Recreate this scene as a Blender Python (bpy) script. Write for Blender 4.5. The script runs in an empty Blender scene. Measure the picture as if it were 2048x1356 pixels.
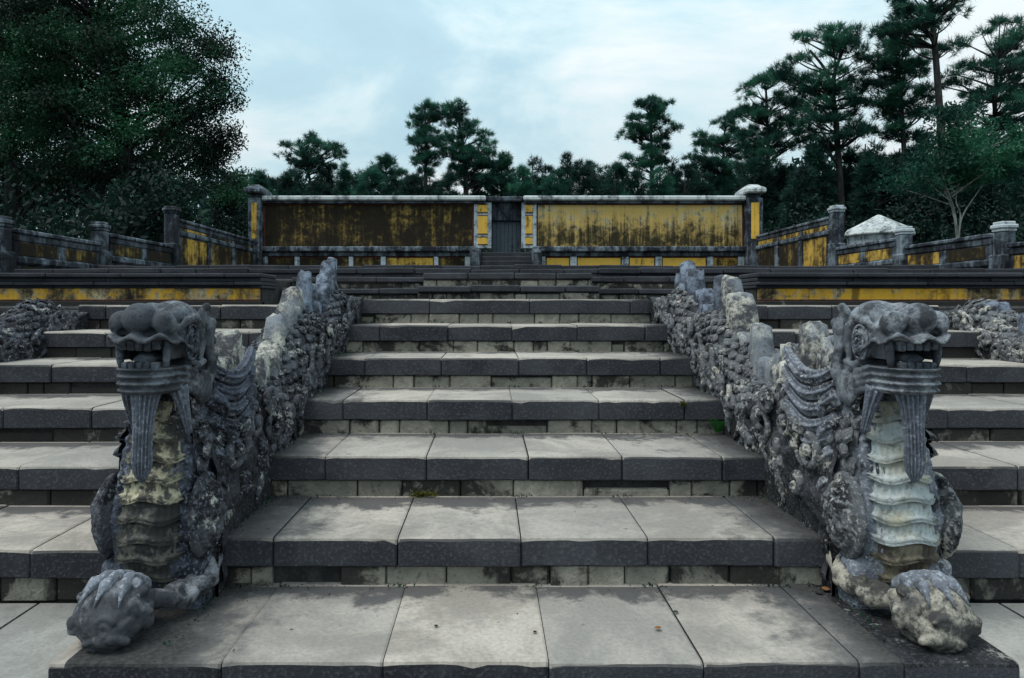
import bpy, bmesh, math, random
import numpy as np
from mathutils import Vector, Matrix, noise as mnoise

SC = bpy.context.scene
COL = SC.collection
R = math.radians

# ------------------------------------------------------------------ camera
cam_data = bpy.data.cameras.new('camera')
cam = bpy.data.objects.new('camera', cam_data)
COL.objects.link(cam)
cam.location = (0, 0, 1.026)
cam.rotation_euler = (R(90), 0, 0)
cam_data.sensor_width = 36
cam_data.lens = 24.01
cam_data.shift_x = 46 / 2048
cam_data.shift_y = -65 / 2048
cam_data.clip_start = 0.05
cam_data.clip_end = 2000
SC.camera = cam

# ------------------------------------------------------------------ sky, sun, exposure
SUN_DIR = Vector((-0.42, -0.22, 0.88)).normalized()      # towards the sun
sun_el = math.asin(SUN_DIR.z)
sun_az = math.atan2(SUN_DIR.x, SUN_DIR.y)
W = bpy.data.worlds.new('World')
SC.world = W
W.use_nodes = True
wt = W.node_tree
wt.nodes.clear()
def wn(t, **k):
    n = wt.nodes.new(t)
    for a, b in k.items(): setattr(n, a, b)
    return n
w_out = wn('ShaderNodeOutputWorld')
w_sky = wn('ShaderNodeTexSky', sky_type='NISHITA')
w_sky.sun_disc = False
w_sky.sun_elevation = sun_el
w_sky.sun_rotation = sun_az
w_bg = wn('ShaderNodeBackground'); w_bg.inputs[1].default_value = 0.12
wt.links.new(w_sky.outputs[0], w_bg.inputs[0])
w_co = wn('ShaderNodeTexCoord')
w_map = wn('ShaderNodeMapping'); w_map.inputs['Scale'].default_value = (1.0, 1.0, 2.1)
w_map.inputs['Location'].default_value = (3.1, 1.7, 0.4)
wt.links.new(w_co.outputs['Generated'], w_map.inputs[0])
w_n = wn('ShaderNodeTexNoise'); w_n.inputs['Scale'].default_value = 2.6; w_n.inputs['Detail'].default_value = 9; w_n.inputs['Roughness'].default_value = 0.56
w_n.inputs['Distortion'].default_value = 0.4
wt.links.new(w_map.outputs[0], w_n.inputs['Vector'])
w_r = wn('ShaderNodeValToRGB')
w_r.color_ramp.elements[0].position = 0.42; w_r.color_ramp.elements[0].color = (0.50, 0.71, 0.80, 1)
w_r.color_ramp.elements[1].position = 0.60; w_r.color_ramp.elements[1].color = (0.79, 0.87, 0.90, 1)
e = w_r.color_ramp.elements.new(0.49); e.color = (0.59, 0.77, 0.835, 1)
wt.links.new(w_n.outputs[0], w_r.inputs[0])
w_bg2 = wn('ShaderNodeBackground')
# an overcast sky is brighter overhead than near the horizon
w_sep = wn('ShaderNodeSeparateXYZ'); wt.links.new(w_co.outputs['Generated'], w_sep.inputs[0])
w_gr = wn('ShaderNodeMapRange'); w_gr.inputs[1].default_value = 0.0; w_gr.inputs[2].default_value = 1.0; w_gr.inputs[3].default_value = 0.84; w_gr.inputs[4].default_value = 1.75
wt.links.new(w_sep.outputs[2], w_gr.inputs[0]); wt.links.new(w_gr.outputs[0], w_bg2.inputs[1])
wt.links.new(w_r.outputs[0], w_bg2.inputs[0])
w_f = wn('ShaderNodeMapRange'); w_f.inputs[1].default_value = 0.30; w_f.inputs[2].default_value = 0.50; w_f.inputs[3].default_value = 0.78; w_f.inputs[4].default_value = 0.99
wt.links.new(w_n.outputs[0], w_f.inputs[0])
w_mx = wn('ShaderNodeMixShader')
wt.links.new(w_f.outputs[0], w_mx.inputs[0])
wt.links.new(w_bg.outputs[0], w_mx.inputs[1])
wt.links.new(w_bg2.outputs[0], w_mx.inputs[2])
wt.links.new(w_mx.outputs[0], w_out.inputs[0])

sun_data = bpy.data.lights.new('sun', 'SUN')
sun_data.energy = 2.2
sun_data.angle = R(25)
sun_data.color = (1.0, 0.97, 0.92)
sun = bpy.data.objects.new('sun', sun_data)
COL.objects.link(sun)
sun.rotation_euler = (-SUN_DIR).to_track_quat('-Z', 'Y').to_euler()
sun.location = (0, 0, 30)

SC.view_settings.view_transform = 'Standard'
SC.view_settings.look = 'None'
SC.view_settings.exposure = 0.0
SC.view_settings.gamma = 1.0
SC.view_settings.use_curve_mapping = False
SC.render.engine = 'CYCLES'
SC.cycles.use_denoising = True
SC.cycles.max_bounces = 6
SC.cycles.diffuse_bounces = 3
SC.cycles.transparent_max_bounces = 4

# ------------------------------------------------------------------ materials
class NT:
    def __init__(s, name):
        s.m = bpy.data.materials.new(name)
        s.m.use_nodes = True
        s.t = s.m.node_tree
        s.t.nodes.clear()
        s.out = s.n('ShaderNodeOutputMaterial')
        s.b = s.n('ShaderNodeBsdfPrincipled')
        s.b.inputs['Roughness'].default_value = 0.9
        s.b.inputs['Specular IOR Level'].default_value = 0.25
        s.l(s.b.outputs[0], s.out.inputs[0])
        g = s.n('ShaderNodeNewGeometry')
        s.P = g.outputs['Position']
        s.geo = g
    def n(s, t, **k):
        x = s.t.nodes.new(t)
        for a, b in k.items(): setattr(x, a, b)
        return x
    def l(s, a, b): s.t.links.new(a, b)
    def put(s, v, sock):
        if isinstance(v, (int, float, tuple, list)): sock.default_value = v
        else: s.l(v, sock)
    def math(s, op, a, b=0.0, clamp=False):
        x = s.n('ShaderNodeMath', operation=op); x.use_clamp = clamp
        s.put(a, x.inputs[0]); s.put(b, x.inputs[1])
        return x.outputs[0]
    def sep(s, v):
        x = s.n('ShaderNodeSeparateXYZ'); s.l(v, x.inputs[0]); return x.outputs
    def scale(s, vec, sc, loc=(0, 0, 0)):
        x = s.n('ShaderNodeMapping'); s.l(vec, x.inputs[0]); x.inputs['Scale'].default_value = sc; x.inputs['Location'].default_value = loc
        return x.outputs[0]
    def noise(s, vec, scale=1.0, detail=4, rough=0.55, dist=0.0):
        x = s.n('ShaderNodeTexNoise'); s.l(vec, x.inputs['Vector'])
        x.inputs['Scale'].default_value = scale; x.inputs['Detail'].default_value = detail
        x.inputs['Roughness'].default_value = rough; x.inputs['Distortion'].default_value = dist
        return x.outputs[0]
    def voro(s, vec, scale, feature='F1'):
        x = s.n('ShaderNodeTexVoronoi', feature=feature); s.l(vec, x.inputs['Vector']); x.inputs['Scale'].default_value = scale
        return x.outputs['Distance']
    def smooth(s, v, a, b, lo=0.0, hi=1.0):
        x = s.n('ShaderNodeMapRange', interpolation_type='SMOOTHSTEP')
        s.put(v, x.inputs[0]); x.inputs[1].default_value = a; x.inputs[2].default_value = b
        x.inputs[3].default_value = lo; x.inputs[4].default_value = hi
        return x.outputs[0]
    def mix(s, f, a, b):
        x = s.n('ShaderNodeMix', data_type='RGBA')
        s.put(f, x.inputs[0]); s.put(a if not isinstance(a, tuple) else (*a, 1), x.inputs[6]); s.put(b if not isinstance(b, tuple) else (*b, 1), x.inputs[7])
        return x.outputs[2]
    def bump(s, h, strength=0.3, dist=0.01):
        x = s.n('ShaderNodeBump'); x.inputs['Strength'].default_value = strength; x.inputs['Distance'].default_value = dist
        s.l(h, x.inputs['Height']); s.l(x.outputs[0], s.b.inputs['Normal'])
    def rand(s):
        return s.n('ShaderNodeObjectInfo').outputs['Random']
    def col(s, c): s.put(c if not isinstance(c, tuple) else (*c, 1), s.b.inputs['Base Color']); return s.m

TD, HS, Y0 = 0.533, 0.18, 1.969          # tread depth, step height, first nosing

def m_slab_top(name, pale=(0.445, 0.392, 0.338), dirt=1.0):
    q = NT(name)
    P = q.P
    x, y, z = q.sep(P)
    nA = q.noise(P, 2.2, 9, 0.68, 0.5)
    nB = q.noise(P, 7.0, 8, 0.72)
    nC = q.noise(P, 70.0, 3, 0.6)
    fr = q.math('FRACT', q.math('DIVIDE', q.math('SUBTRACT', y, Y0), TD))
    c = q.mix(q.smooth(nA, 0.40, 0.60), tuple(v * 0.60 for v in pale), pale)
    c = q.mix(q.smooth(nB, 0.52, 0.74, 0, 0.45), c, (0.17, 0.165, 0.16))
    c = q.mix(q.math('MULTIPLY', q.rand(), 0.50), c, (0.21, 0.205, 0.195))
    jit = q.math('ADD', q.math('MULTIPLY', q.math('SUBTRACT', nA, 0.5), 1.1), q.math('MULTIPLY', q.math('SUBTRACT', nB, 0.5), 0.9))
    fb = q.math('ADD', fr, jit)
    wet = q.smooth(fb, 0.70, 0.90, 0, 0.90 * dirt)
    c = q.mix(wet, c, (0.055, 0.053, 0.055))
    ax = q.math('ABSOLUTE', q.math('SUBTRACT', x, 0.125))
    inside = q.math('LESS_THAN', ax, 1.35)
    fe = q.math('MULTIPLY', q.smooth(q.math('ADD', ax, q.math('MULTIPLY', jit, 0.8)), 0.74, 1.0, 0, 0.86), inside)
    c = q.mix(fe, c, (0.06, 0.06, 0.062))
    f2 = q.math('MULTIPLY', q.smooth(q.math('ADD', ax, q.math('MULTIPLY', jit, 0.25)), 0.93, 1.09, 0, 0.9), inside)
    c = q.mix(f2, c, (0.020, 0.019, 0.019))  # mossy dirt by the rails, with the dragons' contact shade painted in
    sp = q.noise(P, 22.0, 3, 0.5)
    c = q.mix(q.smooth(sp, 0.70, 0.76, 0, 0.6), c, (0.05, 0.048, 0.045))
    c = q.mix(q.math('MULTIPLY', q.smooth(nC, 0.35, 0.7), 0.28), c, (0.11, 0.11, 0.115))
    q.col(c)
    q.bump(q.math('ADD', nC, q.math('MULTIPLY', nB, 1.5)), 0.35, 0.006)
    return q.m

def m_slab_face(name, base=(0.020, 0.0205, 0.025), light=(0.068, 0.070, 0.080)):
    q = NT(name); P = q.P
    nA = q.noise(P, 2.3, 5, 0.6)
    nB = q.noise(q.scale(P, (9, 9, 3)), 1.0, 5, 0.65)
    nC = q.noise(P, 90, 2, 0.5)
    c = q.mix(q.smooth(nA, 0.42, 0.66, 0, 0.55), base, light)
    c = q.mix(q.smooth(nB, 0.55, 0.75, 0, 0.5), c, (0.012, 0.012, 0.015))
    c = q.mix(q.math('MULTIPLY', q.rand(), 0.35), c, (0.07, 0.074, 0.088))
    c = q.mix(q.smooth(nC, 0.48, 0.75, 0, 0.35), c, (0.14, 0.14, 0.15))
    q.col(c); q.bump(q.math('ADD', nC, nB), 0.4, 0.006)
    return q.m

def m_riser(name, tint=(0.37, 0.34, 0.275)):
    q = NT(name); P = q.P
    nA = q.noise(P, 3.2, 7, 0.68, 0.5)
    nB = q.noise(P, 13, 5, 0.7)
    nC = q.noise(P, 60, 3, 0.6)
    c = q.mix(q.smooth(nB, 0.35, 0.65), tuple(v * 0.6 for v in tint), tint)
    c = q.mix(q.math('MULTIPLY', q.rand(), 0.6), c, (0.115, 0.11, 0.10))
    x, y, z = q.sep(P)
    ax = q.math('ABSOLUTE', q.math('SUBTRACT', x, 0.28))
    k = q.math('ADD', nA, q.math('MULTIPLY', ax, 0.07))
    k = q.math('ADD', k, q.math('MULTIPLY', q.math('SUBTRACT', nB, 0.5), 0.35))
    c = q.mix(q.smooth(k, 0.515, 0.63, 0, 0.95), c, (0.020, 0.019, 0.018))
    c = q.mix(q.smooth(nC, 0.58, 0.75, 0, 0.5), c, (0.05, 0.05, 0.045))
    q.col(c); q.bump(q.math('ADD', nC, q.math('MULTIPLY', nB, 2.0)), 0.6, 0.008)
    return q.m

def m_dragon(name, base=(0.125, 0.135, 0.16), dark=(0.022, 0.023, 0.028), pale=(0.36, 0.36, 0.345), kd=0.50, kp=0.60, crack_shade=0.3):
    q = NT(name); P = q.P
    nA = q.noise(P, 7.5, 7, 0.66, 0.4)
    nB = q.noise(P, 19, 6, 0.68)
    nC = q.noise(P, 75, 3, 0.6)
    c = q.mix(q.smooth(nB, 0.4, 0.66), tuple(v * 0.62 for v in base), base)
    c = q.mix(q.smooth(q.math('ADD', nA, q.math('MULTIPLY', q.math('SUBTRACT', nB, 0.5), 0.5)), kd, kd + 0.13, 0, 0.9), c, dark)
    nD = q.noise(q.scale(P, (1, 1, 1), (4.2, 1.3, 7.7)), 9.5, 7, 0.72)
    c = q.mix(q.smooth(q.math('ADD', nD, q.math('MULTIPLY', q.math('SUBTRACT', nC, 0.5), 0.4)), kp - 0.035, kp + 0.05, 0, 0.88), c, pale)
    c = q.mix(q.smooth(nC, 0.50, 0.66, 0, 0.6), c, tuple(min(0.5, v * 1.9) for v in base))
    # cracks and algae lines, painted in for the etched shade between carved ridges
    x = q.n('ShaderNodeTexVoronoi', feature='DISTANCE_TO_EDGE'); x.inputs['Scale'].default_value = 22.0
    wob = q.n('ShaderNodeVectorMath', operation='ADD'); nv = q.n('ShaderNodeTexNoise'); nv.inputs['Scale'].default_value = 16.0; nv.inputs['Detail'].default_value = 4; q.l(P, nv.inputs['Vector'])
    sc_ = q.n('ShaderNodeVectorMath', operation='SCALE'); q.l(nv.outputs['Color'], sc_.inputs[0]); sc_.inputs['Scale'].default_value = 0.10
    q.l(P, wob.inputs[0]); q.l(sc_.outputs[0], wob.inputs[1]); q.l(wob.outputs[0], x.inputs['Vector'])
    c = q.mix(q.smooth(x.outputs['Distance'], 0.0, 0.075, 0.75 * crack_shade, 0.0), c, dark)
    q.col(c); q.bump(q.math('ADD', q.math('MULTIPLY', nC, 0.8), q.math('ADD', q.math('MULTIPLY', nB, 1.6), q.smooth(x.outputs['Distance'], 0.0, 0.12, 0, 0.8 * crack_shade))), 0.8, 0.009)
    return q.m

def m_speck(name, a, b, lo=0.4, hi=0.62, c3=None, rough=0.9):
    q = NT(name); P = q.P
    nB = q.noise(P, 12, 6, 0.7)
    nC = q.noise(P, 55, 3, 0.6)
    c = q.mix(q.smooth(q.math('ADD', nB, q.math('MULTIPLY', q.math('SUBTRACT', nC, 0.5), 0.35)), lo, hi), a, b)
    if c3:
        nA = q.noise(P, 4.0, 4, 0.6)
        c = q.mix(q.smooth(nA, 0.48, 0.62, 0, 0.85), c, c3)
    c = q.mix(q.smooth(nC, 0.50, 0.68, 0, 0.55), c, tuple(v * 0.35 for v in a))
    c = q.mix(q.math('MULTIPLY', q.rand(), 0.22), c, (0.06, 0.06, 0.065))
    q.b.inputs['Roughness'].default_value = rough
    q.col(c); q.bump(q.math('ADD', nC, q.math('MULTIPLY', nB, 1.5)), 0.5, 0.007)
    return q.m

def m_plaster(name, main, dark, bias=0.0, low=0.0, fx=7.0, grey=None, edge=None, top=0.0):
    """lime-wash plaster with rain streaks"""
    q = NT(name); P = q.P
    n1 = q.noise(q.scale(P, (fx, fx, 0.35)), 1.0, 5, 0.62)
    n1b = q.noise(q.scale(P, (fx * 4.5, fx * 4.5, 0.9)), 1.0, 4, 0.65)
    n2 = q.noise(P, 1.3, 6, 0.62, 0.3)
    n3 = q.noise(P, 24, 4, 0.65)
    g = q.n('ShaderNodeTexCoord').outputs['Generated']
    gz = q.sep(g)[2]
    # layers of rain staining: a thin brown wash, fine runs, then black crust
    n4 = q.noise(P, 4.5, 8, 0.72, 0.6)
    k = q.math('ADD', q.math('MULTIPLY', n1, 0.50), q.math('MULTIPLY', n2, 0.50))
    if low:
        lz = q.smooth(q.math('ADD', gz, q.math('MULTIPLY', q.math('SUBTRACT', n2, 0.5), 1.1)), 0.15, 0.85, low, 0.0)
        k = q.math('ADD', k, lz)
    k = q.math('ADD', k, bias)
    fine = q.math('ADD', q.math('MULTIPLY', q.math('SUBTRACT', n1b, 0.5), 0.32), q.math('ADD', q.math('MULTIPLY', q.math('SUBTRACT', n3, 0.5), 0.35), q.math('MULTIPLY', q.math('SUBTRACT', n4, 0.5), 0.75)))
    c = q.mix(q.smooth(n2, 0.35, 0.7), tuple(v * 0.82 for v in main), main)
    if grey:
        c = q.mix(q.smooth(q.math('ADD', n2, q.math('ADD', q.math('MULTIPLY', q.math('SUBTRACT', n1b, 0.5), 0.3), q.math('MULTIPLY', q.math('SUBTRACT', n4, 0.5), 0.9))), 0.45, 0.58, 0, 0.8), c, grey)
    wash = tuple(0.30 * m_ + 0.70 * d_ for m_, d_ in zip(main, dark))
    c = q.mix(q.smooth(q.math('ADD', k, q.math('MULTIPLY', fine, 0.5)), 0.44, 0.66, 0, 0.75), c, wash)
    drip = q.noise(q.scale(P, (fx * 1.9, fx * 1.9, 0.10)), 1.0, 3, 0.6)
    c = q.mix(q.smooth(q.math('ADD', drip, q.math('MULTIPLY', fine, 0.30)), 0.60, 0.72, 0, 0.70), c, tuple(v * 0.9 for v in dark))
    c = q.mix(q.smooth(q.math('ADD', k, fine), 0.52, 0.76, 0, 0.95), c, dark)
    c = q.mix(q.smooth(q.math('SUBTRACT', q.math('ADD', k, q.math('MULTIPLY', fine, 0.6)), q.math('MULTIPLY', n3, 0.5)), 0.32, 0.50, 0, 0.75), c, tuple(v * 0.45 for v in dark))
    q.col(c); q.bump(q.math('ADD', n3, n2), 0.3, 0.01)
    return q.m

def m_leaf(name, a, b, trans=0.35, sc=0.55):
    q = NT(name); P = q.P
    n1 = q.noise(P, sc, 4, 0.6)
    n2 = q.noise(P, sc * 9, 2, 0.6)
    c = q.mix(q.smooth(q.math('ADD', n1, q.math('MULTIPLY', q.math('SUBTRACT', n2, 0.5), 0.25)), 0.40, 0.66), a, b)
    q.col(c)
    q.b.inputs['Roughness'].default_value = 0.6
    tr = q.n('ShaderNodeBsdfTranslucent'); q.l(c, tr.inputs[0])
    mx = q.n('ShaderNodeMixShader'); mx.inputs[0].default_value = trans
    q.l(q.b.outputs[0], mx.inputs[1]); q.l(tr.outputs[0], mx.inputs[2])
    q.l(mx.outputs[0], q.out.inputs[0])
    return q.m

def m_bark(name, a, b, sc=6):
    q = NT(name)
    n = q.noise(q.scale(q.P, (sc, sc, sc * 0.25)), 1.0, 5, 0.65)
    q.col(q.mix(q.smooth(n, 0.38, 0.64), a, b)); q.bump(n, 0.6, 0.02)
    return q.m

M = {}
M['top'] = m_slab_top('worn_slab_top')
M['top2'] = m_slab_top('worn_paving_top', (0.40, 0.385, 0.35), 0.35)
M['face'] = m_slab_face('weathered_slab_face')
M['riser'] = m_riser('mossy_riser_stone')
M['mortar'] = m_speck('dark_mortar', (0.018, 0.018, 0.018), (0.05, 0.048, 0.045))
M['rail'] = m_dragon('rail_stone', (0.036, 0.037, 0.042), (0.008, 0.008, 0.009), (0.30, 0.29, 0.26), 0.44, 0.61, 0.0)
M['dragonL'] = m_dragon('dark_carved_stone', (0.095, 0.107, 0.140), (0.007, 0.0075, 0.010), (0.34, 0.34, 0.32), 0.45, 0.65, 0.0)  # left dragon's darker stone: its shaded side is put into the colour
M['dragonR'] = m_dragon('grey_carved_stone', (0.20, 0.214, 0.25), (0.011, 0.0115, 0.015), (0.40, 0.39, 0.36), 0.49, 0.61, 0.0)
M['bodyL'] = m_dragon('dark_body_stone', (0.040, 0.042, 0.050), (0.006, 0.006, 0.008), (0.36, 0.35, 0.32), 0.46, 0.66)  # near-black ground between scales: crevice shade put into colour, besides black algae
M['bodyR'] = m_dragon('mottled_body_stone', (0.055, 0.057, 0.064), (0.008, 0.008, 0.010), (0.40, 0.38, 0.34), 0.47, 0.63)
M['scale'] = m_dragon('weathered_lit_scale_stone', (0.14, 0.145, 0.155), (0.007, 0.007, 0.009), (0.48, 0.45, 0.39), 0.47, 0.585, 0.15)  # paler raised scales and curls: rain-washed stone, with lit relief painted in
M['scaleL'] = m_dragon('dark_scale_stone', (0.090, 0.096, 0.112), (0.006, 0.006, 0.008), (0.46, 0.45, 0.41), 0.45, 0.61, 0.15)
M['claw'] = m_dragon('claw_stone', (0.20, 0.215, 0.25), (0.03, 0.032, 0.038), (0.40, 0.39, 0.36), 0.56, 0.62, 0.0)
M['beard'] = m_dragon('beard_stone', (0.17, 0.185, 0.225), (0.03, 0.032, 0.04), (0.30, 0.305, 0.31), 0.58, 0.66, 0.0)
M['fin'] = m_speck('lichen_stone', (0.055, 0.058, 0.066), (0.50, 0.48, 0.42), 0.42, 0.60, (0.19, 0.21, 0.24))
M['fin_blue'] = m_speck('blue_grey_stone', (0.03, 0.036, 0.05), (0.21, 0.25, 0.32), 0.40, 0.64)
M['head'] = m_speck('pitted_grey_stone', (0.035, 0.039, 0.047), (0.31, 0.335, 0.37), 0.38, 0.64, (0.10, 0.112, 0.135))
M['headL'] = m_speck('shaded_pitted_stone', (0.018, 0.020, 0.025), (0.20, 0.22, 0.25), 0.40, 0.66, (0.055, 0.062, 0.076))  # darker copy of the head stone, shade of the left front painted in
M['bellyLd'] = m_speck('shaded_belly_stone', (0.13, 0.125, 0.105), (0.03, 0.03, 0.03), 0.42, 0.56, (0.035, 0.035, 0.036))
M['bellyRd'] = m_speck('browned_belly_stone', (0.20, 0.17, 0.12), (0.06, 0.05, 0.04), 0.44, 0.60, (0.05, 0.045, 0.04))
M['bellyL'] = m_speck('yellowed_belly_stone', (0.44, 0.40, 0.28), (0.055, 0.053, 0.05), 0.44, 0.56, (0.05, 0.05, 0.05))
M['bellyR'] = m_speck('pale_belly_stone', (0.46, 0.50, 0.50), (0.22, 0.23, 0.22), 0.50, 0.66, (0.40, 0.37, 0.27))
M['ball'] = m_speck('crusted_grey_stone', (0.025, 0.027, 0.032), (0.24, 0.25, 0.275), 0.42, 0.64, (0.045, 0.048, 0.056))
M['ballR'] = m_speck('crusted_tan_stone', (0.055, 0.053, 0.05), (0.38, 0.35, 0.29), 0.42, 0.60, (0.05, 0.05, 0.055))
M['tooth'] = m_speck('tooth_stone', (0.04, 0.046, 0.057), (0.17, 0.19, 0.22), 0.4, 0.62)
YEL = (0.74, 0.44, 0.075)
M['yel_dark'] = m_plaster('blackened_yellow_plaster', (0.50, 0.33, 0.08), (0.024, 0.018, 0.011), 0.225, 0.0, 3.5)
M['yel'] = m_plaster('streaked_yellow_plaster', (0.68, 0.46, 0.15), (0.050, 0.039, 0.018), -0.015, 0.20, 5.5, (0.50, 0.45, 0.31))
M['yel_clean'] = m_plaster('yellow_plaster', YEL, (0.06, 0.04, 0.015), -0.05, 0.0, 4.0)
M['yel_band'] = m_plaster('peeling_yellow_plaster', (0.85, 0.46, 0.05), (0.022, 0.018, 0.016), 0.075, 0.0, 2.6, (0.55, 0.55, 0.47))
M['yel_mid'] = m_plaster('stained_yellow_plaster', (0.72, 0.44, 0.08), (0.03, 0.022, 0.012), 0.10, 0.0, 3.5)
M['white'] = m_plaster('weathered_white_plaster', (0.62, 0.655, 0.65), (0.10, 0.113, 0.125), 0.045, 0.0, 2.0)
M['frame'] = m_plaster('blue_grey_plaster', (0.24, 0.285, 0.33), (0.016, 0.020, 0.028), 0.13, 0.0, 3.0)
M['frame_lt'] = m_plaster('pale_grey_plaster', (0.50, 0.55, 0.58), (0.04, 0.05, 0.065), 0.03, 0.0, 3.0)
M['frame_dk'] = m_plaster('dark_plaster', (0.12, 0.145, 0.17), (0.011, 0.013, 0.018), 0.12, 0.0, 3.0)
M['cap'] = m_slab_face('dark_coping_stone', (0.014, 0.015, 0.019), (0.045, 0.048, 0.058))
M['red'] = m_speck('red_border_paint', (0.16, 0.03, 0.022), (0.03, 0.018, 0.016))
M['door'] = m_plaster('dark_door', (0.075, 0.092, 0.112), (0.024, 0.029, 0.037), 0.0, 0.0, 8.0)
M['needle'] = m_leaf('pine_needles', (0.013, 0.052, 0.040), (0.042, 0.170, 0.105), 0.45)
M['needle_dk'] = m_leaf('dark_pine_needles', (0.007, 0.028, 0.024), (0.016, 0.066, 0.048), 0.25)
M['leafA'] = m_leaf('broad_leaves', (0.004, 0.014, 0.010), (0.022, 0.105, 0.046), 0.32, 0.5)
M['leafB'] = m_leaf('bright_broad_leaves', (0.009, 0.05, 0.034), (0.028, 0.135, 0.07), 0.4, 0.5)
M['leafD'] = m_leaf('shaded_leaves', (0.004, 0.013, 0.011), (0.010, 0.040, 0.026), 0.25, 0.5)  # darkened leaves: deep shade under the trees put into the colour
M['leafC'] = m_leaf('shrub_leaves', (0.010, 0.038, 0.026), (0.040, 0.10, 0.055), 0.3, 0.7)
M['bark'] = m_bark('pine_bark', (0.018, 0.018, 0.018), (0.055, 0.05, 0.048))
M['bark_pale'] = m_bark('pale_bark', (0.13, 0.13, 0.12), (0.33, 0.33, 0.31), 9)
M['terrain'] = m_speck('forest_floor', (0.022, 0.024, 0.016), (0.05, 0.05, 0.03))
M['fern'] = m_leaf('fern_leaf', (0.03, 0.16, 0.03), (0.06, 0.30, 0.05), 0.4, 4)
M['moss'] = m_leaf('moss_leaf', (0.07, 0.075, 0.01), (0.17, 0.15, 0.03), 0.3, 20)
M['dryleaf'] = m_speck('dry_leaf', (0.30, 0.13, 0.04), (0.16, 0.07, 0.02))
M['debris'] = m_speck('dark_debris', (0.02, 0.018, 0.015), (0.04, 0.035, 0.03))

# ------------------------------------------------------------------ object helpers
def link(o, parent=None):
    COL.objects.link(o)
    if parent is not None: o.parent = parent
    return o
def tag(o, label=None, cat=None, group=None, kind=None):
    if label: o['label'] = label
    if cat: o['category'] = cat
    if group: o['group'] = group
    if kind: o['kind'] = kind
    return o
def empty(name, loc=(0, 0, 0), parent=None):
    o = bpy.data.objects.new(name, None); o.location = loc; o.empty_display_size = 0.1
    return link(o, parent)
def mobj(name, verts, faces, mats, parent=None, smooth=False, mi=None, off=None):
    """verts: world coordinates; children keep them because parents' origins are subtracted"""
    me = bpy.data.meshes.new(name)
    v = np.asarray(verts, dtype=np.float64).reshape(-1, 3)
    if parent is not None:
        o0 = np.array(parent_origin(parent)); v = v - o0
    if isinstance(faces, np.ndarray) and faces.ndim == 2:
        n, k = faces.shape
        me.vertices.add(len(v)); me.vertices.foreach_set('co', v.astype(np.float32).ravel())
        me.loops.add(n * k); me.loops.foreach_set('vertex_index', faces.astype(np.int32).ravel())
        me.polygons.add(n); me.polygons.foreach_set('loop_start', np.arange(0, n * k, k, dtype=np.int32))
        me.update(calc_edges=True)
    else:
        me.from_pydata(v.tolist(), [], [list(map(int, f)) for f in faces])
    if not isinstance(mats, (list, tuple)): mats = [mats]
    for m in mats: me.materials.append(m)
    if smooth: me.polygons.foreach_set('use_smooth', np.ones(len(me.polygons), dtype=bool))
    if mi is not None: me.polygons.foreach_set('material_index', np.asarray(mi, dtype=np.int32))
    me.update()
    o = bpy.data.objects.new(name, me)
    return link(o, parent)
def parent_origin(p):
    v = Vector((0, 0, 0))
    while p is not None:
        v = v + Vector(p.location); p = p.parent
    return v
BXC = {}
def bx_template(seg):
    if seg in BXC: return BXC[seg]
    bm = bmesh.new(); bmesh.ops.create_cube(bm, size=2.0)
    bmesh.ops.bevel(bm, geom=bm.edges[:], offset=0.2, segments=seg, profile=0.5, affect='EDGES')
    bm.normal_update()
    V = np.array([v.co[:] for v in bm.verts]); F = [[v.index for v in f.verts] for f in bm.faces]
    N = np.array([f.normal[:] for f in bm.faces]); bm.free()
    S = np.sign(V); T = (1 - np.abs(V)) / 0.2      # 0..1 inset per axis
    BXC[seg] = (S, T, F, N)
    return BXC[seg]
def boxv(x0, x1, y0, y1, z0, z1, bev=0.006, seg=1):
    S, T, F, N = bx_template(seg)
    c = np.array([(x0 + x1) / 2, (y0 + y1) / 2, (z0 + z1) / 2]); h = np.array([abs(x1 - x0) / 2, abs(y1 - y0) / 2, abs(z1 - z0) / 2])
    b = min(bev, h.min() * 0.45)
    return c + S * (h - T * b), F, N
class MB:
    """collects pieces of ONE part"""
    def __init__(s): s.V = []; s.F = []; s.k = 0
    def add(s, V, F):
        V = np.asarray(V, float); s.V.append(V)
        for f in F: s.F.append([int(i) + s.k for i in f])
        s.k += len(V); return s
    def box(s, x0, x1, y0, y1, z0, z1, bev=0.006, seg=1):
        V, F, N = boxv(x0, x1, y0, y1, z0, z1, bev, seg); return s.add(V, F)
    def tube(s, pts, rad, n=8, ribs=0, amp=0.0, sy=1.0, cap=True):
        V, F = tubev(pts, rad, n, ribs, amp, sy, cap); return s.add(V, F)
    def build(s, name, mat, parent=None, smooth=False):
        return mobj(name, np.concatenate(s.V), s.F, mat, parent, smooth)
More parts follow.
